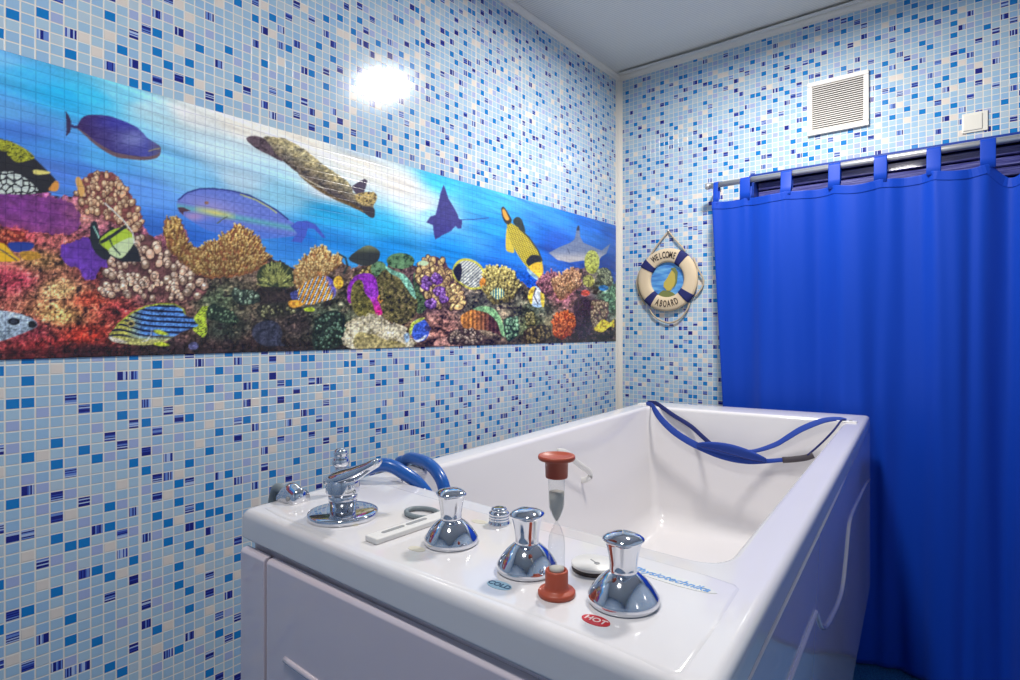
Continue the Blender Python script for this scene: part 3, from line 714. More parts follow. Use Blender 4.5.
# round picture in the middle
bm = bmesh.new(); add_lathe(bm, [(0, 0.0), (0.083, 0.0), (0.083, 0.006), (0, 0.006)], (0, -0.006, 0), 56, Matrix.Rotation(PI / 2, 3, 'X'))
M_pic = mat('sea_picture', (70, 140, 210), 0.5); t = NT(M_pic); tc = t.node('ShaderNodeTexCoord'); mp2 = t.node('ShaderNodeMapping'); mp2.inputs['Scale'].default_value = (12, 1, 60); mp2.inputs['Rotation'].default_value = (0, 0.5, 0)
t.link(tc.outputs['Object'], mp2.inputs[0]); t.link(t.ramp(t.noise(1.0, 3, mp2.outputs[0]), [(0.3, lin((60, 110, 190))), (0.5, lin((84, 150, 215))), (0.7, lin((130, 190, 228)))], 'LINEAR'), t.b.inputs['Base Color'])
pic = from_bm('round_picture', bm, M_pic, root)
def flat_shape(name, pts, m, y):
    bm = bmesh.new(); a = [bm.verts.new((x, y, z)) for x, z in pts]; b = [bm.verts.new((x, y + .002, z)) for x, z in pts]; n = len(pts)
    bm.faces.new(a); bm.faces.new(list(reversed(b)))
    for i in range(n): bm.faces.new((a[i], a[(i + 1) % n], b[(i + 1) % n], b[i]))
    return from_bm(name, bm, m, pic)
M_y1 = mat('painted_yellow', (196, 176, 84), 0.5); M_y2 = mat('painted_olive', (120, 128, 76), 0.5)
sc_ = 0.148 / 192
def pp(*p): return [((x - 297) * sc_, -(y - 375) * sc_) for x, y in p]
flat_shape('painted_fish', pp((330, 310), (352, 330), (352, 370), (340, 410), (318, 440), (295, 440), (272, 415), (275, 390), (295, 365), (310, 340)), M_y1, -0.0145)
flat_shape('painted_fin', pp((318, 308), (345, 305), (362, 335), (356, 395), (335, 430), (348, 380), (345, 340)), M_y2, -0.0160)
flat_shape('painted_coral', pp((232, 470), (250, 448), (270, 436), (300, 440), (330, 452), (352, 470), (318, 480), (270, 480)), M_y2, -0.0135)
# rope: hanging loop and side loops
rl = []
def Lp(*p): return [((x - 297) * sc_, y_, -(y - 375) * sc_) for x, y, y_ in p]
for pts in (Lp((172, 240, -.01), (205, 195, -.012), (250, 140, -.012), (288, 98, -.010), (300, 88, -.008), (312, 98, -.010), (345, 140, -.012), (385, 185, -.012), (405, 215, -.01)),
            Lp((455, 255, -.01), (485, 320, -.02), (514, 390, -.012), (500, 440, -.012), (462, 482, -.01)),
            Lp((182, 550, -.01), (205, 585, -.012), (250, 615, -.012), (310, 632, -.012), (370, 610, -.012), (415, 560, -.012), (432, 518, -.01)),
            Lp((150, 262, -.01), (112, 320, -.01), (96, 380, -.01), (112, 450, -.01), (150, 520, -.01))):
    bm = bmesh.new(); add_tube(bm, catmull(pts, 10), 0.0042, 8, ripple=0.15); from_bm('rope', bm, M_rope, root, True)
bm = bmesh.new(); add_lathe(bm, [(0, 0), (.0028, 0), (.0028, .014), (.005, .014), (.005, .016), (0, .016)], Vector(((300 - 297) * sc_, 0, (375 - 82) * sc_)), 12, Matrix.Rotation(PI / 2, 3, 'X')); from_bm('nail', bm, M_steel, root, True)

# ------------------------------------------------------------------ the printed reef mural (a flat print on the wall panels)
FW = np.array([-math.sin(YAW), math.cos(YAW)]); RT = np.array([math.cos(YAW), math.sin(YAW)])
def wall_yz(u, v):
    """where on the side wall a measured point of the print lies"""
    d = FW + RT * (u - 510) / 582; t = -CAMX / d[0]
    return t * d[1], CAMZ + t * (330 - v) / 582
MY0, MY1, MZ0, MZ1 = 0.0, ROOM_D - 0.032, 1.156, 1.717
ys = [MY0]
while ys[-1] < MY1: ys.append(ys[-1] + 0.0015 + 0.0011 * ys[-1])
ys[-1] = MY1; ys = np.array(ys); zs = np.linspace(MZ0, MZ1, 290)
YY, ZZ = np.meshgrid(ys, zs, indexing='ij')
def metric(u):
    y = wall_yz(u, 300)[0]; F = CAMX * math.sin(YAW) + y * math.cos(YAW); R = -CAMX * math.cos(YAW) + y * math.sin(YAW)
    return F * F / (582 * (math.sin(YAW) * F - R * math.cos(YAW))), F / 582
def hsh(ix, iy, s):
    n = (ix * 374761393 + iy * 668265263 + s * 974634777).astype(np.int64) & 0x7fffffff
    n = ((n ^ (n >> 13)) * 1274126177) & 0x7fffffff
    return ((n ^ (n >> 16)) & 0xffff) / 65535.0
def vnoise(X, Y, s=0):
    x0 = np.floor(X).astype(np.int64); y0 = np.floor(Y).astype(np.int64); fx = X - x0; fy = Y - y0
    fx = fx * fx * (3 - 2 * fx); fy = fy * fy * (3 - 2 * fy)
    a = hsh(x0, y0, s); b = hsh(x0 + 1, y0, s); c = hsh(x0, y0 + 1, s); d = hsh(x0 + 1, y0 + 1, s)
    return (a * (1 - fx) + b * fx) * (1 - fy) + (c * (1 - fx) + d * fx) * fy
def fbm(X, Y, s=0, o=3):
    v = 0; a = 0.5; t = 0
    for k in range(o): v = v + a * vnoise(X * 2 ** k, Y * 2 ** k, s + 17 * k); t += a; a *= 0.55
    return v / t
def idw(cps, Y, Z, power=3.0, ysc=1.0):
    num = 0; den = 0
    for (u, v, c) in cps:
        y, z = wall_yz(u, v); d2 = ((Y - y) * ysc) ** 2 + (Z - z) ** 2 * 3.0 + 1e-4
        wgt = d2 ** (-power / 2); num = num + wgt[..., None] * np.array(c, float); den = den + wgt
    return num / den[..., None]
# open water, brightest where the light falls through the surface
water = [(0, 58, (105, 175, 225)), (30, 75, (62, 168, 220)), (60, 95, (40, 168, 222)), (90, 95, (60, 180, 222)), (0, 110, (90, 160, 220)), (20, 130, (70, 120, 200)), (60, 150, (70, 140, 215)),
         (120, 95, (120, 200, 225)), (150, 110, (175, 212, 222)), (190, 115, (220, 222, 218)), (215, 150, (190, 218, 228)), (170, 165, (110, 180, 225)), (240, 125, (230, 226, 216)), (240, 180, (185, 215, 230)),
         (300, 140, (232, 226, 214)), (360, 165, (228, 222, 210)), (400, 185, (222, 218, 210)), (420, 205, (215, 216, 212)), (330, 190, (215, 220, 220)), (280, 195, (150, 210, 232)), (200, 180, (120, 185, 225)), (360, 150, (180, 200, 214)),
         (100, 160, (80, 165, 225)), (50, 170, (72, 116, 200)), (80, 170, (66, 120, 205)), (140, 190, (86, 140, 215)), (150, 225, (62, 118, 205)), (190, 235, (52, 110, 200)), (300, 240, (42, 120, 205)),
         (330, 215, (48, 172, 222)), (330, 240, (44, 140, 214)), (380, 225, (56, 176, 222)), (390, 250, (40, 140, 210)), (430, 215, (150, 205, 225)), (440, 180, (70, 185, 222)), (480, 200, (60, 170, 225)), (490, 225, (50, 150, 220)),
         (450, 245, (36, 135, 212)), (510, 250, (28, 110, 205)), (500, 275, (26, 88, 190)), (560, 215, (40, 130, 215)), (590, 225, (36, 110, 205)), (560, 245, (26, 88, 190)), (612, 232, (34, 92, 178)), (605, 270, (26, 62, 140)), (540, 285, (24, 74, 172))]
img = idw(water, YY, ZZ, 3.4, 0.8)
SK = ZZ + 0.10 * (YY - 1)
st = fbm(YY * 6, SK * 90, 3, 4) - 0.5
st2 = fbm(YY * 2.2, SK * 16, 9, 3) - 0.5
img = img * (1.06 + 0.34 * st[..., None]) + st2[..., None] * np.array([46, 40, 22])
dk = np.clip((fbm(YY * 4, SK * 26, 21, 3) - 0.56) * 5, 0, 1) * np.clip((YY - 1.45) / 0.5, 0, 1)
img = img * (1 - 0.45 * dk[..., None]) + np.array([14, 30, 100]) * 0.45 * dk[..., None]

def window(y0, y1, z0, z1):
    i0, i1 = np.searchsorted(ys, [y0, y1]); j0, j1 = np.searchsorted(zs, [z0, z1])
    return slice(max(i0 - 1, 0), i1 + 1), slice(max(j0 - 1, 0), j1 + 1)
def inside(py, pz, Y, Z):
    ins = np.zeros(Y.shape, bool); n = len(py); j = n - 1
    for i in range(n):
        if pz[i] != pz[j]:
            ins ^= ((pz[i] > Z) != (pz[j] > Z)) & (Y < (py[j] - py[i]) * (Z - pz[i]) / (pz[j] - pz[i]) + py[i])
        j = i
    return ins
def smooth_poly(p, k=5):
    n = len(p); out = []
    for i in range(n):
        a, b, c, d = (np.array(p[(i + q) % n], float) for q in (-1, 0, 1, 2))
        for s in range(k):
            t = s / k
            out.append(tuple(0.5 * (2 * b + (c - a) * t + (2 * a - 5 * b + 4 * c - d) * t * t + (3 * b - a - 3 * c + d) * t ** 3)))
    return out
def poly(pts, col, soft=1.2, smooth=True, alpha=1.0, rough=0.0):
    """fill a measured outline; col is a colour or a function of (Y, Z, U, V)"""
    if smooth: pts = smooth_poly(pts)
    q = [wall_yz(*p) for p in pts]; py = [a[0] for a in q]; pz = [a[1] for a in q]
    W = window(min(py) - .01, max(py) + .01, min(pz) - .01, max(pz) + .01); Y, Z = YY[W], ZZ[W]
    if Y.size == 0: return
    m = 0; um = sum(p[0] for p in pts) / len(pts); mx, mz = metric(um)
    if rough:
        Y2 = Y + (fbm(Y / mx / 3.0, Z / mz / 3.0, 5, 2) - .5) * rough * mx * 2; Z2 = Z + (fbm(Y / mx / 3.0, Z / mz / 3.0, 55, 2) - .5) * rough * mz * 2
    else: Y2, Z2 = Y, Z
    for dy, dz in ((-.3, -.3), (.3, -.3), (.3, .3), (-.3, .3), (0, 0)): m = m + inside(py, pz, Y2 + dy * soft * mx, Z2 + dz * soft * mz) / 5.0
    m = (m * alpha)[..., None]
    if callable(col):
        F = CAMX * math.sin(YAW) + Y * math.cos(YAW); R = -CAMX * math.cos(YAW) + Y * math.sin(YAW)
        c = col(Y, Z, 510 + 582 * R / F, 330 - 582 * (Z - CAMZ) / F)
    else: c = np.array(col, float)
    img[W] = img[W] * (1 - m) + c * m
def ell(u, v, ru, rv, col, ang=0.0, **kw):
    a = math.radians(ang); P = []
    for k in range(22):
        x, y = ru * math.cos(2 * PI * k / 22), rv * math.sin(2 * PI * k / 22)
        P.append((u + x * math.cos(a) - y * math.sin(a), v + x * math.sin(a) + y * math.cos(a)))
    poly(P, col, smooth=False, **kw)
def stroke(pts, wd, col, **kw):
    L, Rr = [], []
    for i, p in enumerate(pts):
        a, b = pts[max(i - 1, 0)], pts[min(i + 1, len(pts) - 1)]; dx, dy = b[0] - a[0], b[1] - a[1]; l = math.hypot(dx, dy) or 1
        L.append((p[0] - dy / l * wd / 2, p[1] + dx / l * wd / 2)); Rr.append((p[0] + dy / l * wd / 2, p[1] - dx / l * wd / 2))
    poly(L + Rr[::-1], col, smooth=False, **kw)
def Q(ou, ov, s, *p): return [(ou + a / s, ov + b / s) for a, b in p]
def mottled(base, amp=0.5, f=2.5, dark=None, light=None, seed=1):
    base = np.array(base, float)
    def fn(Y, Z, U, V):
        n = fbm(U / f, V / f, seed, 3)[..., None]; c = base * (1 + amp * (n - .5) * 2)
        if dark is not None: k = np.clip((0.42 - n) * 6, 0, 1); c = c * (1 - k) + np.array(dark, float) * k
        if light is not None: k = np.clip((n - 0.6) * 6, 0, 1); c = c * (1 - k) + np.array(light, float) * k
        return c
    return fn
rs = random.Random(7)
def in_poly(pts, x, y):
    c = False; j = len(pts) - 1
    for i in range(len(pts)):
        if (pts[i][1] > y) != (pts[j][1] > y) and x < (pts[j][0] - pts[i][0]) * (y - pts[i][1]) / (pts[j][1] - pts[i][1]) + pts[i][0]: c = not c
        j = i
    return c
def fingers(pts, n, r, base, tip, shade, aspect=1.4, lean=0):
    """coral made of many knobs, each darker round its rim as the print shows it"""
    xs = [p[0] for p in pts]; vs = [p[1] for p in pts]; sp = []; n = int(n * 1.5); r = r * 0.82
    base = np.array(base) * 0.96
    while len(sp) < n:
        x, y = rs.uniform(min(xs), max(xs)), rs.uniform(min(vs), max(vs))
        if in_poly(pts, x, y): sp.append((y, x))
    cy = (min(vs) + max(vs)) / 2; cx = (min(xs) + max(xs)) / 2
    poly(pts, mottled(shade, 0.5, r, seed=rs.randint(1, 99)), rough=r * 0.5)
    for y, x in sorted(sp):
        rr = r * rs.uniform(0.55, 1.25); ang = math.degrees(math.atan2(y - (cy + (max(vs) - cy) * 1.4), (x - cx) + 0.01)) + 90 + rs.uniform(-25, 25) + lean
        b = np.array(base) * rs.uniform(0.68, 1.16); d = np.array(shade) * rs.uniform(0.45, 0.8)
        ell(x, y, rr, rr * aspect, d, ang); ell(x, y - rr * .15, rr * .8, rr * aspect * .82, b, ang)
        ell(x - rr * .15, y - rr * .5, rr * .42, rr * aspect * .4, np.array(tip) * rs.uniform(0.85, 1.08), ang)

def staghorn(pts, n, r, base, tip, shade, spread=1.0):
    """branching coral: short pointed branches fanning outwards, light at their tips"""
    xs = [p[0] for p in pts]; vs = [p[1] for p in pts]; sp = []
    cx, cy = (min(xs) + max(xs)) / 2, max(vs) + (max(vs) - min(vs)) * 0.35
    while len(sp) < n * 2:
        x, y = rs.uniform(min(xs), max(xs)), rs.uniform(min(vs), max(vs))
        if in_poly(pts, x, y): sp.append((y, x))
    poly(pts, mottled(shade, 0.6, 2.0, seed=rs.randint(1, 99)), rough=r)
    for y, x in sorted(sp):
        a = math.atan2(y - cy, (x - cx) * spread) + rs.uniform(-.55, .55); L = r * rs.uniform(1.2, 2.6); wd = r * rs.uniform(.5, .85)
        dep = min(1.0, max(0.0, (y - min(vs)) / (max(vs) - min(vs) + .01))); k = rs.uniform(.7, 1.1) * (1.08 - .38 * dep)
        x1, y1 = x + L * math.cos(a), y + L * math.sin(a); stroke([(x + .4 * wd, y + .4 * wd), (x1 + .4 * wd, y1 + .4 * wd)], wd * 1.5, np.array(shade) * rs.uniform(.5, .9))
        stroke([(x, y), (x1, y1)], wd, np.array(base) * k); ell(x1, y1, wd * .55, wd * .55, np.array(tip) * min(1.1, k + .1))
# reef bank
reef = [(-260, 178), (-60, 186), (0, 191), (40, 192), (60, 198), (78, 194), (100, 182), (135, 205), (142, 222), (152, 238), (165, 235), (172, 226), (184, 226), (190, 246), (202, 248), (228, 236), (255, 240), (268, 256), (285, 264), (296, 270), (312, 260), (335, 258), (352, 268),
        (372, 262), (385, 268), (392, 258), (408, 258), (418, 268), (432, 264), (445, 266), (456, 280), (480, 272), (505, 272), (522, 282), (534, 292), (548, 292), (556, 282), (572, 268), (590, 268), (606, 270), (614, 285), (620, 300), (620, 350), (-260, 375)]
rc = [(-200, 230, (110, 50, 110)), (-200, 330, (130, 70, 60)), (-80, 215, (110, 52, 118)), (-80, 330, (150, 80, 70)), (10, 205, (112, 52, 120)), (50, 215, (118, 56, 118)), (75, 215, (150, 100, 90)), (20, 235, (150, 62, 66)), (60, 240, (150, 80, 76)), (40, 260, (150, 110, 70)), (15, 280, (140, 50, 64)), (60, 290, (176, 138, 92)),
      (60, 315, (170, 130, 78)), (30, 330, (110, 40, 50)), (45, 350, (120, 34, 36)), (90, 300, (150, 60, 44)), (100, 275, (110, 50, 50)), (85, 335, (150, 44, 32)), (110, 250, (88, 48, 84)), (120, 310, (130, 50, 50)), (150, 300, (90, 56, 56)), (90, 352, (60, 24, 30)), (160, 345, (60, 44, 46)),
      (220, 300, (66, 76, 56)), (225, 330, (44, 50, 42)), (250, 300, (70, 62, 50)), (300, 325, (46, 38, 38)), (325, 325, (70, 88, 66)), (255, 345, (52, 38, 36)), (215, 350, (60, 46, 44)), (345, 340, (60, 60, 50)), (400, 320, (100, 80, 60)), (440, 330, (130, 90, 80)), (425, 300, (60, 44, 50)), (480, 310, (70, 70, 60)),
      (500, 330, (120, 104, 84)), (530, 330, (84, 96, 66)), (550, 330, (92, 84, 62)), (535, 310, (60, 66, 56)), (575, 330, (60, 36, 44)), (590, 310, (50, 34, 50)), (610, 300, (90, 124, 96)), (606, 335, (54, 44, 44)), (560, 290, (130, 76, 90))]
def reef_col(Y, Z, U, V):
    c = idw(rc, Y, Z, 3.0)
    n1 = fbm(U / 9, V / 8, 31, 3)[..., None]; n2 = fbm(U / 2.4, V / 2.4, 33, 3)[..., None]; n3 = fbm(U / 3.5, V / 3.5, 35, 2)
    c = c * (0.35 + 1.05 * n1 + 1.3 * (n2 - 0.5)) * 1.38
    k = np.clip((n3 - 0.66) * 6, 0, 1)[..., None]; c = c * (1 - k * .7) + (c * 1.1 + np.array([80, 62, 48])) * k * .7
    k = np.clip((0.36 - fbm(U / 5, V / 4, 37, 3)) * 7, 0, 1)[..., None]; return c * (1 - .8 * k) + np.array([30, 20, 28]) * .8 * k
poly(reef, reef_col, rough=2.5, smooth=False)
poly([(-260, 358), (620, 334), (620, 350), (-260, 380)], (28, 18, 22), alpha=.55, soft=6)
poly([(0, 193), (70, 203), (76, 232), (30, 232), (0, 226), (-200, 222), (-200, 185)], mottled((120, 54, 130), .35, 7, seed=4), rough=3, alpha=.8)
fingers([(0, 230), (22, 232), (26, 243), (14, 246), (0, 246)], 14, 3.2, (212, 92, 66), (235, 130, 96), (130, 44, 40), 1.0)
poly([(8, 243), (32, 243), (30, 250), (14, 252)], (40, 64, 150))
poly([(20, 252), (36, 252), (40, 258), (24, 260)], mottled((190, 140, 50), .3))
# angled yellow fish at the edge
poly(Q(0, 200, 4.25, (-60, 190), (0, 182), (30, 200), (60, 235), (82, 258), (0, 262), (-60, 250)), (240, 188, 40))
stroke([(-10, 244), (4, 252), (17, 261)], 1.2, (60, 60, 90))
# large black fish with pale mosaic flank
poly(Q(0, 50, 4.25, (-300, 340), (-100, 350), (0, 378), (60, 398), (120, 440), (165, 480), (205, 520), (240, 562), (225, 595), (150, 612), (0, 612), (-300, 600)), (44, 42, 46))
poly(Q(0, 50, 4.25, (-300, 345), (0, 380), (60, 397), (110, 424), (145, 456), (120, 470), (70, 478), (30, 446), (0, 428), (-300, 400)), mottled((150, 152, 44), .45, 1.6, dark=(66, 70, 36)))
def cells(Y, Z, U, V):
    best = np.full(U.shape, 1e9); sec = best.copy()
    for gx in range(-3, 4):
        for gy in range(-2, 3):
            X, Yy = np.floor(U / 7) + gx, np.floor(V / 6) + gy
            if abs(gx) > 1 or abs(gy) > 1: continue
            px_ = (X + 0.15 + .7 * hsh(X.astype(np.int64), Yy.astype(np.int64), 4)) * 7; py_ = (Yy + .15 + .7 * hsh(X.astype(np.int64), Yy.astype(np.int64), 8)) * 6
            d = np.hypot(U - px_, V - py_); sec = np.minimum(sec, np.maximum(d, best)); best = np.minimum(best, d)
    k = np.clip((sec - best - 1.0) * 1.2, 0, 1)[..., None]; return np.array([52, 52, 56]) * (1 - k) + np.array([206, 216, 206]) * k
poly(Q(0, 50, 4.25, (-300, 520), (0, 518), (60, 520), (110, 548), (162, 602), (100, 614), (0, 612), (-300, 600)), cells)
poly(Q(0, 50, 4.25, (142, 510), (205, 517), (206, 527), (150, 530)), (226, 214, 120))
poly(Q(0, 50, 4.25, (238, 556), (250, 572), (240, 600), (205, 596), (220, 570)), (220, 150, 70))
# purple sponge
poly(Q(0, 200, 4.25, (255, 195), (300, 182), (335, 168), (370, 158), (395, 190), (425, 232), (500, 250), (505, 290), (425, 290), (398, 340), (350, 330), (332, 288), (290, 280), (260, 242)), mottled((104, 58, 164), .3, 5, seed=9), rough=1.5)
# grey spotted head
poly(Q(0, 200, 4.25, (-120, 462), (0, 470), (60, 478), (112, 494), (150, 514), (154, 538), (112, 560), (60, 580), (0, 600), (-120, 620)), lambda Y, Z, U, V: np.array([150, 168, 184]) + (np.clip((335 - V) / 20, -1, 1))[..., None] * 34 + (fbm(U / 2, V / 2, 3)[..., None] - .5) * 34)
ell(13.5, 321.5, 6.2, 3.6, (26, 28, 36)); ell(13.5, 321.5, 3.5, 2.2, (60, 66, 80)); ell(32, 324.5, 4.4, 3.6, (28, 28, 34))
# surgeonfish
def surg(Y, Z, U, V):
    t = np.clip((U - 78) / 80, 0, 1)[..., None]; c = np.array([66, 46, 96]) * (1 - t) + np.array([70, 78, 168]) * t
    g = np.exp(-(((U - 132) / 15) ** 2 + ((V - 139) / 9) ** 2))[..., None]; c = c * (1 - .6 * g) + np.array([150, 160, 212]) * .6 * g
    b = np.exp(-((U - 118) / 24) ** 2 - ((V - 122) / 8) ** 2)[..., None]; c = c * (1 - .5 * b) + np.array([62, 66, 188]) * .5 * b
    c = c + (fbm(U / 4, V / 1.6, 3)[..., None] - .5) * 30
    h = np.clip((U - 146) / 12, 0, 1)[..., None]; return c * (1 - h * .6) + np.array([108, 96, 100]) * h * .6
SB = Q(60, 80, 7.286, (122, 345), (150, 288), (185, 262), (250, 255), (350, 264), (450, 296), (550, 342), (600, 385), (640, 428), (700, 465), (730, 490), (725, 540), (690, 568), (600, 580), (480, 570), (400, 555), (330, 520), (250, 465), (190, 410), (140, 365))
poly([(a, b + 0.8) for a, b in SB], (112, 88, 96)); poly(Q(60, 80, 7.286, (122, 345), (150, 288), (185, 262), (250, 255), (350, 264), (450, 296), (550, 342), (600, 385), (640, 428), (700, 465), (728, 490), (722, 530), (680, 552), (600, 560), (480, 545), (400, 528), (330, 495), (250, 445), (190, 395), (140, 360)), surg)
poly(Q(60, 80, 7.286, (36, 225), (62, 262), (78, 300), (80, 345), (70, 385), (38, 415), (44, 370), (42, 300)), (60, 50, 84), smooth=False)
stroke(Q(60, 80, 7.286, (76, 332), (100, 345), (130, 345)), 2.6, (58, 50, 96)); stroke(Q(60, 80, 7.286, (640, 520), (690, 505), (728, 500)), 1.2, (150, 140, 110))
# turtle swimming down the light
def turt(Y, Z, U, V):
    n = fbm(U / 2.2, V / 1.8, 41, 3)[..., None]; n2 = fbm(U / 5, V / 4, 43, 2)[..., None]
    e = V - (138 + (U - 272) * 0.62); e = np.clip(e / 16, 0, 1)[..., None]
    c = np.array([176, 164, 124]) * (1 - e) + np.array([92, 82, 78]) * e
    return c * (0.4 + 1.2 * n) + (n2 - .5) * np.array([50, 38, 10])
poly(Q(230, 120, 6.18, (98, 115), (140, 99), (200, 112), (240, 140), (285, 200), (330, 250), (300, 250), (240, 218), (180, 190), (125, 152)), mottled((92, 76, 84), .35, 2, dark=(64, 52, 60)))
poly(Q(230, 120, 6.18, (205, 105), (265, 108), (330, 115), (420, 160), (500, 215), (570, 275), (650, 328), (720, 380), (750, 420), (765, 455), (845, 452), (885, 445), (905, 480), (885, 530), (885, 600), (850, 592), (800, 560), (740, 530), (650, 490), (560, 440), (470, 372), (400, 318), (335, 265), (285, 215), (240, 150)), turt, rough=.6)
poly(Q(230, 120, 6.18, (420, 335), (520, 400), (620, 462), (760, 520), (860, 590), (740, 535), (640, 492), (545, 440), (470, 385)), mottled((104, 80, 48), .4, 1.8), alpha=.8)
stroke(Q(230, 120, 6.18, (425, 340), (500, 385), (580, 425)), 1.0, (206, 196, 168))
poly(Q(230, 120, 6.18, (745, 412), (790, 385), (828, 363), (846, 376), (835, 420), (820, 458), (775, 458)), (84, 74, 92), smooth=False)
poly(Q(230, 120, 6.18, (770, 465), (850, 445), (900, 460), (900, 500), (870, 530), (800, 520)), mottled((172, 150, 96), .5, 1.6, dark=(74, 58, 50)))
poly(Q(230, 120, 6.18, (810, 540), (885, 545), (888, 600), (850, 595)), (62, 58, 66))
# parrotfish
def parrot(Y, Z, U, V):
    x = (U - 160) * 5.667; y = (V - 170) * 5.667; yc = 205 + (x - 130) * 0.19; d = y - yc
    c = np.zeros(U.shape + (3,)) + np.array([104, 124, 208])
    k = np.clip(1 - np.abs(d + 30) / 70, 0, 1)[..., None] * np.clip(1 - np.abs(x - 300) / 260, 0, 1)[..., None]; c = c * (1 - k) + np.array([150, 146, 206]) * k
    k = np.clip(1 - np.abs(d - 8) / 26, 0, 1)[..., None]; c = c * (1 - k * .75) + np.array([96, 190, 180]) * k * .75
    k = np.clip(1 - np.abs(d - 4) / 30, 0, 1)[..., None] * np.clip(1 - np.abs(x - 310) / 120, 0, 1)[..., None] ** .5; c = c * (1 - k) + np.array([226, 212, 116]) * k
    k = np.clip((d - 40) / 30, 0, 1)[..., None]; c = c * (1 - k) + np.array([86, 122, 214]) * k
    k = np.exp(-((x - 190) / 60) ** 2 - ((y - 265) / 26) ** 2)[..., None]; c = c * (1 - .7 * k) + np.array([196, 150, 190]) * .7 * k
    c = c + (np.sin(x / 7) * np.sin(y / 6))[..., None] * 7 * (x[..., None] > 330)
    return c
poly(Q(160, 170, 5.667, (95, 180), (130, 142), (200, 113), (280, 106), (400, 118), (500, 143), (580, 183), (660, 230), (722, 280), (765, 312), (775, 368), (720, 380), (600, 390), (450, 385), (330, 360), (250, 335), (180, 292), (125, 255), (100, 225)), parrot)
stroke(Q(160, 170, 5.667, (100, 172), (150, 130), (220, 108), (300, 106), (400, 118), (500, 143), (580, 183), (660, 230), (725, 282)), 1.5, (44, 56, 130))
stroke(Q(160, 170, 5.667, (450, 138), (540, 170), (620, 215), (660, 245)), 1.2, (190, 196, 120))
poly(Q(160, 170, 5.667, (735, 318), (775, 292), (830, 288), (880, 310), (940, 388), (920, 385), (870, 335), (835, 330), (825, 370), (800, 412), (740, 405), (775, 360)), (70, 92, 196), smooth=False)
poly(Q(160, 170, 5.667, (96, 212), (130, 212), (172, 232), (130, 238), (130, 258), (108, 238)), (84, 56, 70), smooth=False); ell(206, 203, 2.2, 1.6, (150, 110, 90))
stroke(Q(160, 170, 5.667, (320, 305), (350, 280), (380, 265)), 1.2, (90, 100, 90))
# emerging corals, left
fingers([(76, 194), (84, 178), (98, 172), (114, 175), (128, 192), (138, 210), (142, 222), (136, 232), (118, 226), (98, 214), (84, 212)], 75, 3.6, (214, 168, 128), (240, 210, 170), (136, 76, 72))
poly([(75, 180), (80, 178), (84, 192), (80, 197)], (222, 170, 96))
fingers([(108, 262), (124, 246), (136, 236), (152, 236), (160, 246), (172, 256), (190, 262), (204, 276), (206, 290), (196, 300), (178, 300), (160, 300), (134, 296), (112, 298), (100, 290)], 85, 5.2, (216, 176, 146), (244, 220, 196), (104, 66, 66), 1.2)
staghorn([(163, 222), (172, 219), (180, 219), (182, 232), (190, 246), (200, 256), (190, 268), (176, 258), (166, 244)], 60, 2.1, (214, 166, 84), (240, 206, 130), (130, 84, 52))
staghorn([(186, 258), (200, 248), (215, 242), (226, 234), (238, 224), (250, 234), (260, 240), (260, 248), (268, 257), (262, 268), (240, 276), (214, 278), (196, 274)], 210, 2.1, (220, 170, 92), (246, 214, 136), (142, 88, 56))
# moorish idol
poly([(90, 226), (96, 222), (101, 240), (110, 255), (104, 260), (92, 248)], (38, 42, 50)); stroke([(93, 226), (98, 236), (99, 244)], 1.3, (160, 214, 196))
poly([(96, 240), (112, 227), (130, 238), (138, 250), (141, 262), (122, 262), (106, 254)], (36, 38, 46), smooth=False)
poly([(99, 241), (110, 231), (122, 228), (131, 233), (134, 241), (128, 250), (120, 258), (107, 250)], (178, 206, 60)); poly([(108, 250), (128, 238), (134, 242), (124, 256), (117, 258)], (204, 222, 170))
stroke([(100, 243), (110, 237), (120, 230), (126, 226)], 3.2, (38, 42, 48)); stroke([(104, 203), (113, 211), (124, 222), (132, 232), (134, 244)], 1.3, (226, 230, 220)); stroke([(108, 236), (112, 246), (120, 255)], 1.6, (40, 60, 60))
# striped sweetlips
def sweet(Y, Z, U, V):
    x = (U - 80) * 6.375; y = (V - 280) * 6.375; p = (y - 175 - 0.045 * x + 34 * np.exp(-((x - 250) / 110) ** 2)) / 33.0
    f = p - np.floor(p); k = np.clip((np.abs(f - .5) - .24) * 9, 0, 1)[..., None]; hd = np.clip((400 - x) / 110, 0, 1)[..., None]
    s = np.array([86, 138, 214]) * (1 - hd) + np.array([196, 190, 88]) * hd
    c = np.array([24, 28, 62]) * k + s * (1 - k); lo = np.clip((y - 350) / 34, 0, 1)[..., None]; return c * (1 - lo) + np.array([196, 192, 112]) * lo
poly(Q(80, 280, 6.375, (185, 345), (220, 302), (270, 255), (330, 214), (400, 178), (480, 158), (580, 156), (645, 178), (672, 228), (740, 243), (762, 290), (700, 312), (650, 330), (580, 372), (500, 405), (400, 415), (300, 408), (220, 392), (186, 370)), sweet)
stroke(Q(80, 280, 6.375, (230, 290), (330, 208), (420, 168), (500, 153), (600, 155), (655, 185), (668, 220)), 1.6, (170, 184, 60))
poly(Q(80, 280, 6.375, (722, 248), (750, 205), (780, 168), (818, 170), (806, 215), (800, 262), (808, 320), (785, 365), (750, 345), (715, 310), (752, 290)), mottled((180, 204, 60), .2, 1.2, dark=(30, 36, 30)))
ell(130.5, 323.6, 4.0, 3.4, (206, 184, 110)); ell(130.5, 323.8, 2.2, 2.0, (24, 24, 34)); poly(Q(80, 280, 6.375, (180, 362), (250, 375), (300, 400), (215, 395)), (232, 220, 196))
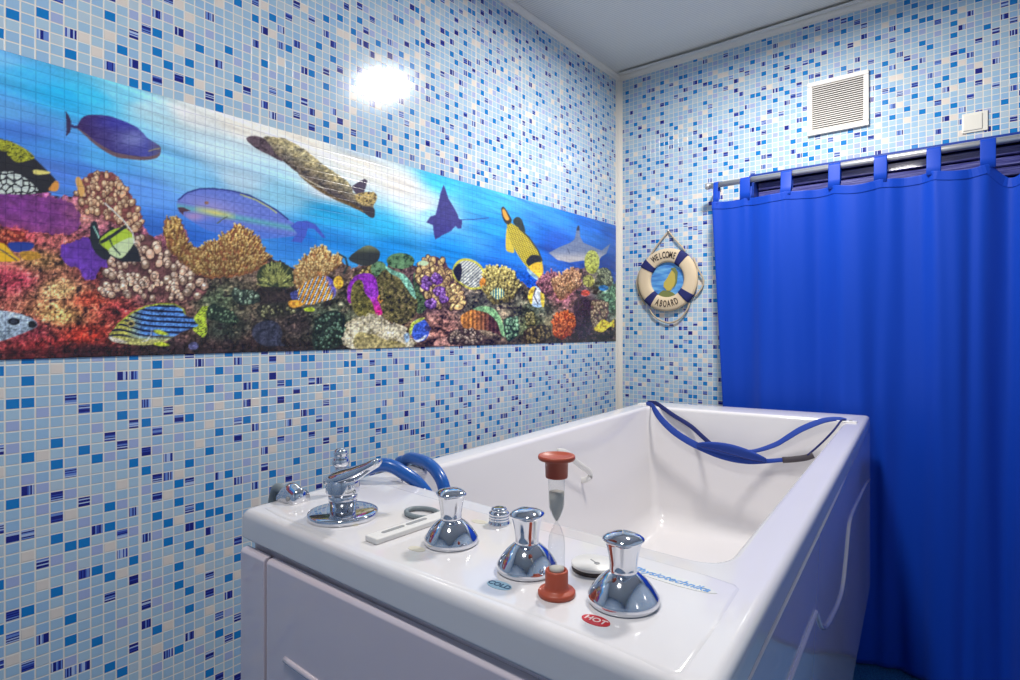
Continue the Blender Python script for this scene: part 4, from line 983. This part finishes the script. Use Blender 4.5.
poly(Q(80, 280, 6.375, (466, 320), (510, 318), (562, 350), (490, 345)), (190, 206, 56)); poly(Q(80, 280, 6.375, (466, 405), (520, 395), (572, 418), (500, 420)), (190, 206, 56)); stroke(Q(80, 280, 6.375, (455, 312), (450, 350), (425, 385), (390, 392)), .9, (196, 200, 210))
ell(193, 346, 5, 4, mottled((110, 110, 160), .4, 2)); fingers([(212, 304), (232, 312), (238, 322), (218, 322), (206, 316)], 16, 2.4, (96, 124, 92), (150, 176, 136), (40, 54, 44), .8)
# middle reef
ell(275, 277, 19, 15, (50, 60, 40))
for k in range(120):
    a = rs.uniform(PI * 1.02, PI * 1.98); r0 = rs.uniform(.15, .8); r1 = r0 + rs.uniform(.15, .3)
    stroke([(275 + 20 * r0 * math.cos(a), 287 + 24 * r0 * math.sin(a)), (275 + 20 * r1 * math.cos(a), 287 + 24 * r1 * math.sin(a))], 1.3, tuple(np.array((168, 172, 96)) * rs.uniform(.6, 1.1)))
staghorn([(294, 272), (304, 258), (314, 250), (322, 248), (330, 256), (338, 256), (340, 264), (330, 272), (320, 280), (308, 290), (297, 288)], 120, 2.0, (230, 186, 112), (250, 224, 156), (166, 112, 70))
poly([(258, 288), (296, 290), (298, 304), (262, 306)], (44, 34, 36), alpha=.8); fingers([(232, 290), (256, 292), (258, 302), (238, 304)], 14, 2.6, (110, 134, 110), (164, 184, 160), (44, 54, 48)); fingers([(258, 306), (290, 302), (300, 312), (262, 318)], 16, 2.4, (126, 124, 84), (176, 176, 130), (48, 46, 40), .8)
fingers([(316, 318), (340, 312), (350, 340), (322, 350), (312, 346)], 40, 2.4, (84, 116, 92), (140, 176, 150), (36, 46, 40), .9)
def emp(Y, Z, U, V):
    p = ((U - 300) * .95 + (V - 300) * .42) / 4.6; f = p - np.floor(p); c = np.zeros(U.shape + (3,)) + np.array([232, 160, 60])
    k = (np.abs(f - .55) < .26)[..., None]; c = np.where(k, np.array([40, 48, 80]), c); k = (np.abs(f - .55) < .12)[..., None]; c = np.where(k, np.array([206, 222, 232]), c)
    r = np.clip((U - 325) / 5 - (V - 282) / 12, 0, 1)[..., None]; return c * (1 - r) + np.array([104, 96, 190]) * r
poly(Q(230, 220, 4.86, (310, 372), (345, 318), (400, 284), (450, 272), (490, 286), (512, 340), (500, 382), (440, 398), (385, 412), (335, 402)), emp)
poly(Q(230, 220, 4.86, (284, 395), (330, 390), (352, 412), (310, 428), (286, 418)), (232, 160, 56)); poly(Q(230, 220, 4.86, (292, 355), (325, 345), (325, 385), (300, 385)), (70, 76, 140)); poly(Q(230, 220, 4.86, (358, 430), (400, 425), (408, 442), (370, 445)), (190, 214, 56))
ell(337.8, 282.5, 5, 6.5, (238, 184, 60)); stroke([(338, 254), (345, 258), (347, 266), (343, 274)], 1.8, (44, 56, 54))
poly(Q(230, 220, 4.86, (105, 560), (120, 510), (175, 488), (225, 498), (252, 545), (245, 590), (265, 610), (225, 612), (150, 608)), mottled((56, 58, 76), .2, 3))
fingers([(352, 274), (366, 268), (374, 262), (370, 285), (352, 290)], 12, 3.2, (190, 160, 80), (226, 206, 130), (80, 70, 50))
# giant clam group
O6 = (340, 230, 5.44)
ell(400, 261, 14, 8, mottled((92, 128, 88), .4, 3, dark=(44, 64, 44))); ell(378, 269, 8, 8, mottled((96, 130, 92), .4, 2.4, dark=(44, 64, 44)))
poly(Q(*O6, (400, 230), (440, 250), (475, 320), (478, 390), (450, 450), (410, 440), (400, 330)), mottled((74, 96, 62), .45, 3, dark=(34, 44, 36)))
poly(Q(*O6, (215, 235), (265, 215), (330, 240), (380, 300), (415, 370), (415, 440), (370, 500), (300, 510), (235, 470), (215, 400), (195, 310)), mottled((98, 92, 52), .5, 2.4, dark=(44, 42, 34), light=(150, 130, 90)))
poly(Q(*O6, (240, 195), (290, 220), (350, 245), (390, 300), (412, 370), (392, 362), (355, 310), (320, 262), (270, 235)), mottled((126, 186, 160), .3, 2))
poly(Q(*O6, (40, 310), (60, 270), (95, 243), (145, 235), (188, 258), (205, 330), (212, 400), (228, 455), (190, 470), (180, 440), (60, 400), (38, 380)), lambda Y, Z, U, V: np.array([140, 52, 178]) + np.clip((V - 296) / 16, 0, 1)[..., None] * np.array([80, -6, -40]) + (fbm(U / 5, V / 5, 2)[..., None] - .5) * 40)
poly(Q(*O6, (66, 300), (100, 270), (122, 290), (132, 340), (165, 380), (185, 440), (180, 490), (130, 490), (80, 450), (55, 380)), mottled((112, 106, 54), .5, 2.2, dark=(56, 56, 34)))
poly(Q(*O6, (40, 500), (110, 470), (200, 460), (260, 500), (340, 520), (372, 570), (390, 640), (40, 645)), mottled((206, 196, 166), .3, 5, dark=(140, 130, 96)), rough=2)
poly(Q(*O6, (90, 560), (180, 570), (260, 600), (330, 610), (340, 640), (90, 645)), mottled((160, 146, 84), .35, 3), alpha=.7); stroke(Q(*O6, (212, 355), (204, 375), (216, 398), (226, 380)), 1.8, (226, 150, 60))
poly(Q(*O6, (45, 155), (100, 106), (150, 84), (200, 104), (215, 130), (200, 170), (150, 195), (88, 185)), lambda Y, Z, U, V: np.array([54, 58, 56]) + np.clip((254 - V) / 8, 0, 1)[..., None] * np.array([70, 74, 40]))
# finger coral with purple clumps
fingers(Q(*O6, (405, 250), (425, 190), (470, 155), (520, 145), (570, 180), (610, 240), (650, 310), (660, 420), (620, 430), (560, 400), (500, 420), (460, 380), (430, 300)), 95, 3.6, (206, 170, 110), (236, 208, 140), (92, 62, 66), 1.7)
for c_ in ((468, 290, 22, 40), (525, 268, 30, 32), (540, 335, 34, 30), (492, 402, 30, 26), (560, 375, 20, 20)): fingers([(340 + (c_[0] + c_[2] * math.cos(a)) / 5.44, 230 + (c_[1] + c_[3] * math.sin(a)) / 5.44) for a in (0, 1, 2, 3, 4, 5)], 9, 3.0, (146, 96, 184), (180, 136, 214), (92, 52, 124), 1.0)
poly(Q(*O6, (420, 180), (450, 165), (480, 180), (455, 196)), (190, 214, 170))
ell(419.5, 330, 9.5, 11.5, (66, 96, 200)); poly(Q(*O6, (372, 560), (385, 510), (430, 480), (460, 478), (440, 495), (400, 520), (385, 570)), (200, 216, 90)); poly(Q(*O6, (390, 590), (420, 598), (465, 570), (460, 590), (420, 610)), (220, 226, 230)); poly(Q(*O6, (345, 570), (372, 562), (372, 600), (355, 612)), (150, 180, 210)); poly(Q(*O6, (460, 520), (492, 530), (485, 550), (462, 548)), (60, 60, 110))
ell(447, 344, 14, 7, mottled((176, 130, 118), .4, 2, dark=(90, 70, 60)))
# butterflyfish on the finger coral
O7 = (450, 195, 4.39)
BF = Q(*O7, (8, 330), (25, 295), (60, 278), (110, 290), (145, 325), (158, 370), (140, 408), (90, 415), (50, 395), (15, 365))
poly(BF, (206, 200, 74)); poly([(467.8 + (a - 467.8) * .86, 274.5 + (b - 274.5) * .86) for a, b in BF], lambda Y, Z, U, V: np.where((np.sin((U * .9 + V * 1.0) * 1.9) > 0.35)[..., None], np.array([120, 130, 140]), np.array([206, 208, 196])))
poly(Q(*O7, (12, 330), (40, 300), (50, 330), (40, 380), (22, 360)), (36, 34, 44)); poly(Q(*O7, (128, 378), (160, 350), (160, 405), (135, 405)), (232, 148, 50)); 
# anemone and neighbours
staghorn(Q(*O7, (150, 360), (165, 325), (200, 330), (240, 330), (280, 358), (292, 400), (290, 430), (260, 470), (200, 480), (160, 450)), 130, 2.6, (176, 156, 74), (224, 208, 124), (78, 72, 44))
poly(Q(*O7, (175, 430), (200, 408), (232, 415), (236, 440), (210, 458), (185, 445)), lambda Y, Z, U, V: np.where((np.sin(U * 2.4) > 0)[..., None], np.array([60, 130, 140]), np.array([214, 216, 150])))
poly(Q(*O7, (52, 525), (110, 500), (170, 520), (215, 570), (228, 620), (195, 605), (140, 592), (70, 592), (45, 555)), lambda Y, Z, U, V: (np.array([190, 122, 56]) * (1 - np.clip((U - 470) / 22, 0, 1))[..., None] + np.array([74, 44, 44]) * np.clip((U - 470) / 22, 0, 1)[..., None]) * (1 + .22 * np.sin(U * 1.5)[..., None]))
poly(Q(*O7, (100, 500), (140, 488), (190, 500), (225, 550), (240, 620), (222, 610), (205, 560), (165, 520), (110, 505)), mottled((136, 186, 130), .3, 2)); fingers(Q(*O7, (235, 550), (290, 540), (300, 610), (250, 640)), 22, 2.6, (120, 168, 128), (160, 196, 156), (50, 66, 54), 1); fingers(Q(*O7, (325, 530), (360, 510), (385, 560), (340, 580)), 16, 2.6, (150, 142, 84), (196, 184, 130), (60, 60, 44), 1); fingers(Q(*O7, (0, 600), (110, 590), (150, 650), (0, 655)), 36, 2.4, (150, 128, 110), (200, 180, 156), (70, 54, 50), .9)
fingers([(524, 330), (545, 325), (552, 342), (526, 344)], 26, 2.2, (120, 104, 70), (160, 140, 100), (54, 44, 40), .9)
poly(Q(*O7, (342, 440), (352, 412), (380, 402), (405, 430), (412, 465), (400, 490), (370, 492), (348, 470)), lambda Y, Z, U, V: np.array([214, 222, 232]) - np.clip((V - 300) / 8, 0, 1)[..., None] * np.array([70, 40, 10])); poly(Q(*O7, (340, 450), (350, 412), (372, 402), (362, 440), (356, 480)), (238, 192, 60)); stroke(Q(*O7, (375, 405), (365, 440), (385, 480)), 1.0, (40, 40, 60)); poly(Q(*O7, (395, 425), (412, 440), (410, 490), (398, 480)), (226, 196, 70))
# diving triggerfish
poly(Q(*O7, (246, 150), (262, 148), (272, 200), (280, 250), (262, 252), (243, 235)), (206, 184, 60)); poly(Q(*O7, (275, 120), (290, 97), (312, 108), (328, 160), (310, 165)), (52, 60, 56))
poly(Q(*O7, (250, 120), (290, 138), (338, 178), (380, 238), (402, 290), (406, 348), (388, 366), (340, 322), (300, 270), (268, 212), (252, 160)), lambda Y, Z, U, V: np.array([176, 160, 52]) * (1 + .28 * np.sin(U * 2.2 + V) * np.sin(V * 2.2 - U * .6))[..., None])
poly(Q(*O7, (332, 292), (355, 265), (392, 268), (398, 292), (368, 298), (345, 312)), (44, 44, 50)); poly(Q(*O7, (345, 322), (368, 300), (400, 300), (406, 350), (388, 364)), (238, 190, 60)); poly(Q(*O7, (335, 318), (390, 366), (380, 374), (345, 345)), (150, 190, 210))
poly(Q(*O7, (223, 60), (234, 52), (252, 78), (268, 108), (262, 125), (246, 128), (228, 100)), (60, 54, 40)); poly(Q(*O7, (228, 66), (236, 62), (248, 84), (258, 106), (246, 112), (232, 92)), (222, 160, 60)); stroke(Q(*O7, (300, 145), (345, 188), (385, 245), (402, 290)), 1.4, (60, 62, 48))
# ray
poly(Q(370, 150, 6.185, (452, 213), (466, 250), (482, 300), (518, 360), (540, 402), (546, 424), (568, 434), (562, 485), (540, 486), (525, 470), (500, 500), (440, 530), (400, 556), (390, 512), (386, 466), (345, 448), (370, 412), (402, 402), (420, 330), (432, 270)), mottled((66, 62, 132), .12, 3), smooth=False)
stroke(Q(370, 150, 6.185, (560, 432), (640, 430), (732, 420)), .9, (50, 80, 150))
# reef shark
O8 = (530, 210, 4.85)
poly(Q(*O8, (88, 208), (140, 180), (190, 160), (214, 142), (226, 82), (236, 74), (241, 130), (256, 158), (320, 186), (345, 196), (388, 162), (368, 212), (345, 226), (330, 246), (250, 246), (190, 255), (130, 242)), lambda Y, Z, U, V: np.array([112, 126, 158]) + np.clip((V - 251) / 7, 0, 1)[..., None] * np.array([66, 50, 22]) + (fbm(U / 3, V / 2, 2)[..., None] - .5) * 24, smooth=False)
poly(Q(*O8, (222, 100), (228, 80), (236, 74), (238, 100)), (40, 44, 70), smooth=False); stroke(Q(*O8, (180, 185), (184, 200), (190, 212)), .8, (70, 80, 110))
# right bank
staghorn(Q(*O8, (30, 360), (60, 330), (100, 304), (130, 324), (120, 380), (90, 420), (60, 400)), 70, 1.7, (150, 84, 110), (196, 130, 140), (80, 40, 60), 1)
staghorn(Q(*O8, (112, 345), (150, 315), (200, 290), (236, 314), (240, 370), (200, 400), (150, 440), (115, 400)), 110, 1.8, (206, 148, 100), (234, 186, 140), (130, 80, 66), 1)
ell(584, 309, 10, 8, mottled((92, 60, 84), .4, 2)); poly(Q(*O8, (215, 440), (285, 430), (300, 540), (285, 610), (235, 620), (215, 540)), (46, 32, 52), alpha=.85)
fingers(Q(*O8, (300, 440), (370, 450), (375, 520), (320, 580), (295, 540)), 36, 2.4, (176, 148, 116), (206, 186, 150), (90, 64, 66), 1)
ell(591.5, 262, 7.6, 12, mottled((178, 184, 86), .35, 1.5, dark=(120, 124, 60))); ell(588, 281, 6, 6, mottled((160, 160, 80), .35, 1.5, dark=(84, 84, 50))); fingers(Q(*O8, (330, 290), (370, 280), (395, 320), (390, 370), (340, 350)), 30, 2.4, (130, 140, 104), (176, 180, 140), (60, 66, 56), 1)
ell(585, 293, 4.5, 3, mottled((206, 74, 62), .3, 1.5)); ell(603, 288, 5, 2.8, (44, 116, 186)); fingers(Q(*O8, (385, 380), (425, 370), (425, 490), (390, 480)), 24, 3.0, (104, 158, 112), (140, 190, 146), (50, 80, 60), 1.2)
staghorn(Q(*O8, (110, 565), (130, 515), (165, 495), (208, 515), (215, 560), (190, 605), (150, 628), (115, 605)), 90, 1.9, (232, 92, 36), (246, 138, 76), (140, 40, 24))
poly(Q(*O8, (308, 580), (330, 550), (352, 530), (385, 545), (404, 530), (405, 570), (385, 566), (350, 592)), (226, 198, 60))

# fine photographic grain of the reef print
F_ = CAMX * math.sin(YAW) + YY * math.cos(YAW); R_ = -CAMX * math.cos(YAW) + YY * math.sin(YAW); UU = 510 + 582 * R_ / F_; VV = 330 - 582 * (ZZ - CAMZ) / F_
gk = np.clip((VV - 262) / 20, 0, 1) * 0.9 + 0.1; gr_ = fbm(UU / 1.7, VV / 1.7, 61, 2) - .5; g2 = fbm(UU / 4.5, VV / 4.5, 67, 3) - .5
img = img * (1.05 + gk[..., None] * (0.9 * gr_ + 0.45 * g2)[..., None]) + (gk * gr_)[..., None] * np.array([14, 10, 2])
img = np.clip(img, 0, 255)
# joints of the mosaic: the print is pressed into 2 cm tiles
A_ = (YY - 0.2445) / 0.0219; B_ = (MZ1 - ZZ) / 0.0204
ga = np.abs(A_ - np.round(A_)); gb = np.abs(B_ - np.round(B_))
jl = np.clip(1 - np.minimum(ga / 0.05, gb / 0.05), 0, 1) * 0.0
lv = (img / 255.0); lv = np.where(lv <= 0.04045, lv / 12.92, ((lv + 0.055) / 1.055) ** 2.4) * MURAL_GAIN
nI, nJ = YY.shape; nv = nI * nJ
co = np.zeros((nv, 3), np.float32); co[:, 0] = 0.0025; co[:, 1] = YY.ravel(); co[:, 2] = ZZ.ravel()
ii, jj = np.meshgrid(np.arange(nI - 1), np.arange(nJ - 1), indexing='ij'); a = (ii * nJ + jj).ravel()
fc = np.stack([a, a + nJ, a + nJ + 1, a + 1], 1).astype(np.int32)
rim = np.concatenate([np.arange(nI) * nJ, (nI - 1) * nJ + np.arange(1, nJ), (np.arange(nI - 2, -1, -1)) * nJ + nJ - 1, np.arange(nJ - 2, 0, -1)])
bk = co[rim].copy(); bk[:, 0] = 0.0; base_i = nv + np.arange(len(rim))
side = np.stack([rim, base_i, np.roll(base_i, -1), np.roll(rim, -1)], 1).astype(np.int32)
allco = np.concatenate([co, bk]); faces = np.concatenate([fc, side])
me = bpy.data.meshes.new('reef_mural'); me.vertices.add(len(allco)); me.vertices.foreach_set('co', allco.ravel())
me.loops.add(faces.size); me.loops.foreach_set('vertex_index', faces.ravel())
me.polygons.add(len(faces)); me.polygons.foreach_set('loop_start', np.arange(0, faces.size, 4, dtype=np.int32))
me.update(calc_edges=True)
at = me.color_attributes.new('print', 'FLOAT_COLOR', 'POINT'); cc = np.ones((len(allco), 4), np.float32)
cc[:nv, :3] = lv.reshape(-1, 3); cc[nv:, :3] = 0.6; at.data.foreach_set('color', cc.ravel())
M_mural = mat('printed_mosaic', (100, 150, 200), 0.2, coat=0.25); t = NT(M_mural)
an = t.node('ShaderNodeAttribute', attribute_name='print')
tc = t.node('ShaderNodeTexCoord'); sp = t.node('ShaderNodeSeparateXYZ'); t.link(tc.outputs['Object'], sp.inputs[0])
def jline(ax, off, p, wd):
    f = t.math('FRACT', t.math('DIVIDE', t.math('SUBTRACT', sp.outputs[ax], off), p)); d = t.math('MINIMUM', f, t.math('SUBTRACT', 1.0, f))
    mr = t.node('ShaderNodeMapRange'); mr.interpolation_type = 'SMOOTHSTEP'; t.link(d, mr.inputs[0]); mr.inputs[1].default_value = wd * .4; mr.inputs[2].default_value = wd * 1.6; return mr.outputs[0]
g = t.math('MINIMUM', jline(1, 0.2445, 0.0219, 0.05), jline(2, 1.717, 0.0204, 0.06))
mk = t.node('ShaderNodeMix'); mk.data_type = 'RGBA'; mk.blend_type = 'MULTIPLY'; mk.inputs[0].default_value = 1.0
t.link(an.outputs['Color'], mk.inputs[6]); t.link(t.mix(g, (0.80, 0.80, 0.86, 1), (1, 1, 1, 1)), mk.inputs[7]); t.link(mk.outputs[2], t.b.inputs['Base Color'])
t.bump(g, 0.3, 0.0008)
tag(link_mesh('reef_mural', me, M_mural), 'wide printed mosaic mural of coral reef fish, turtle and ray on the side wall', 'mural')
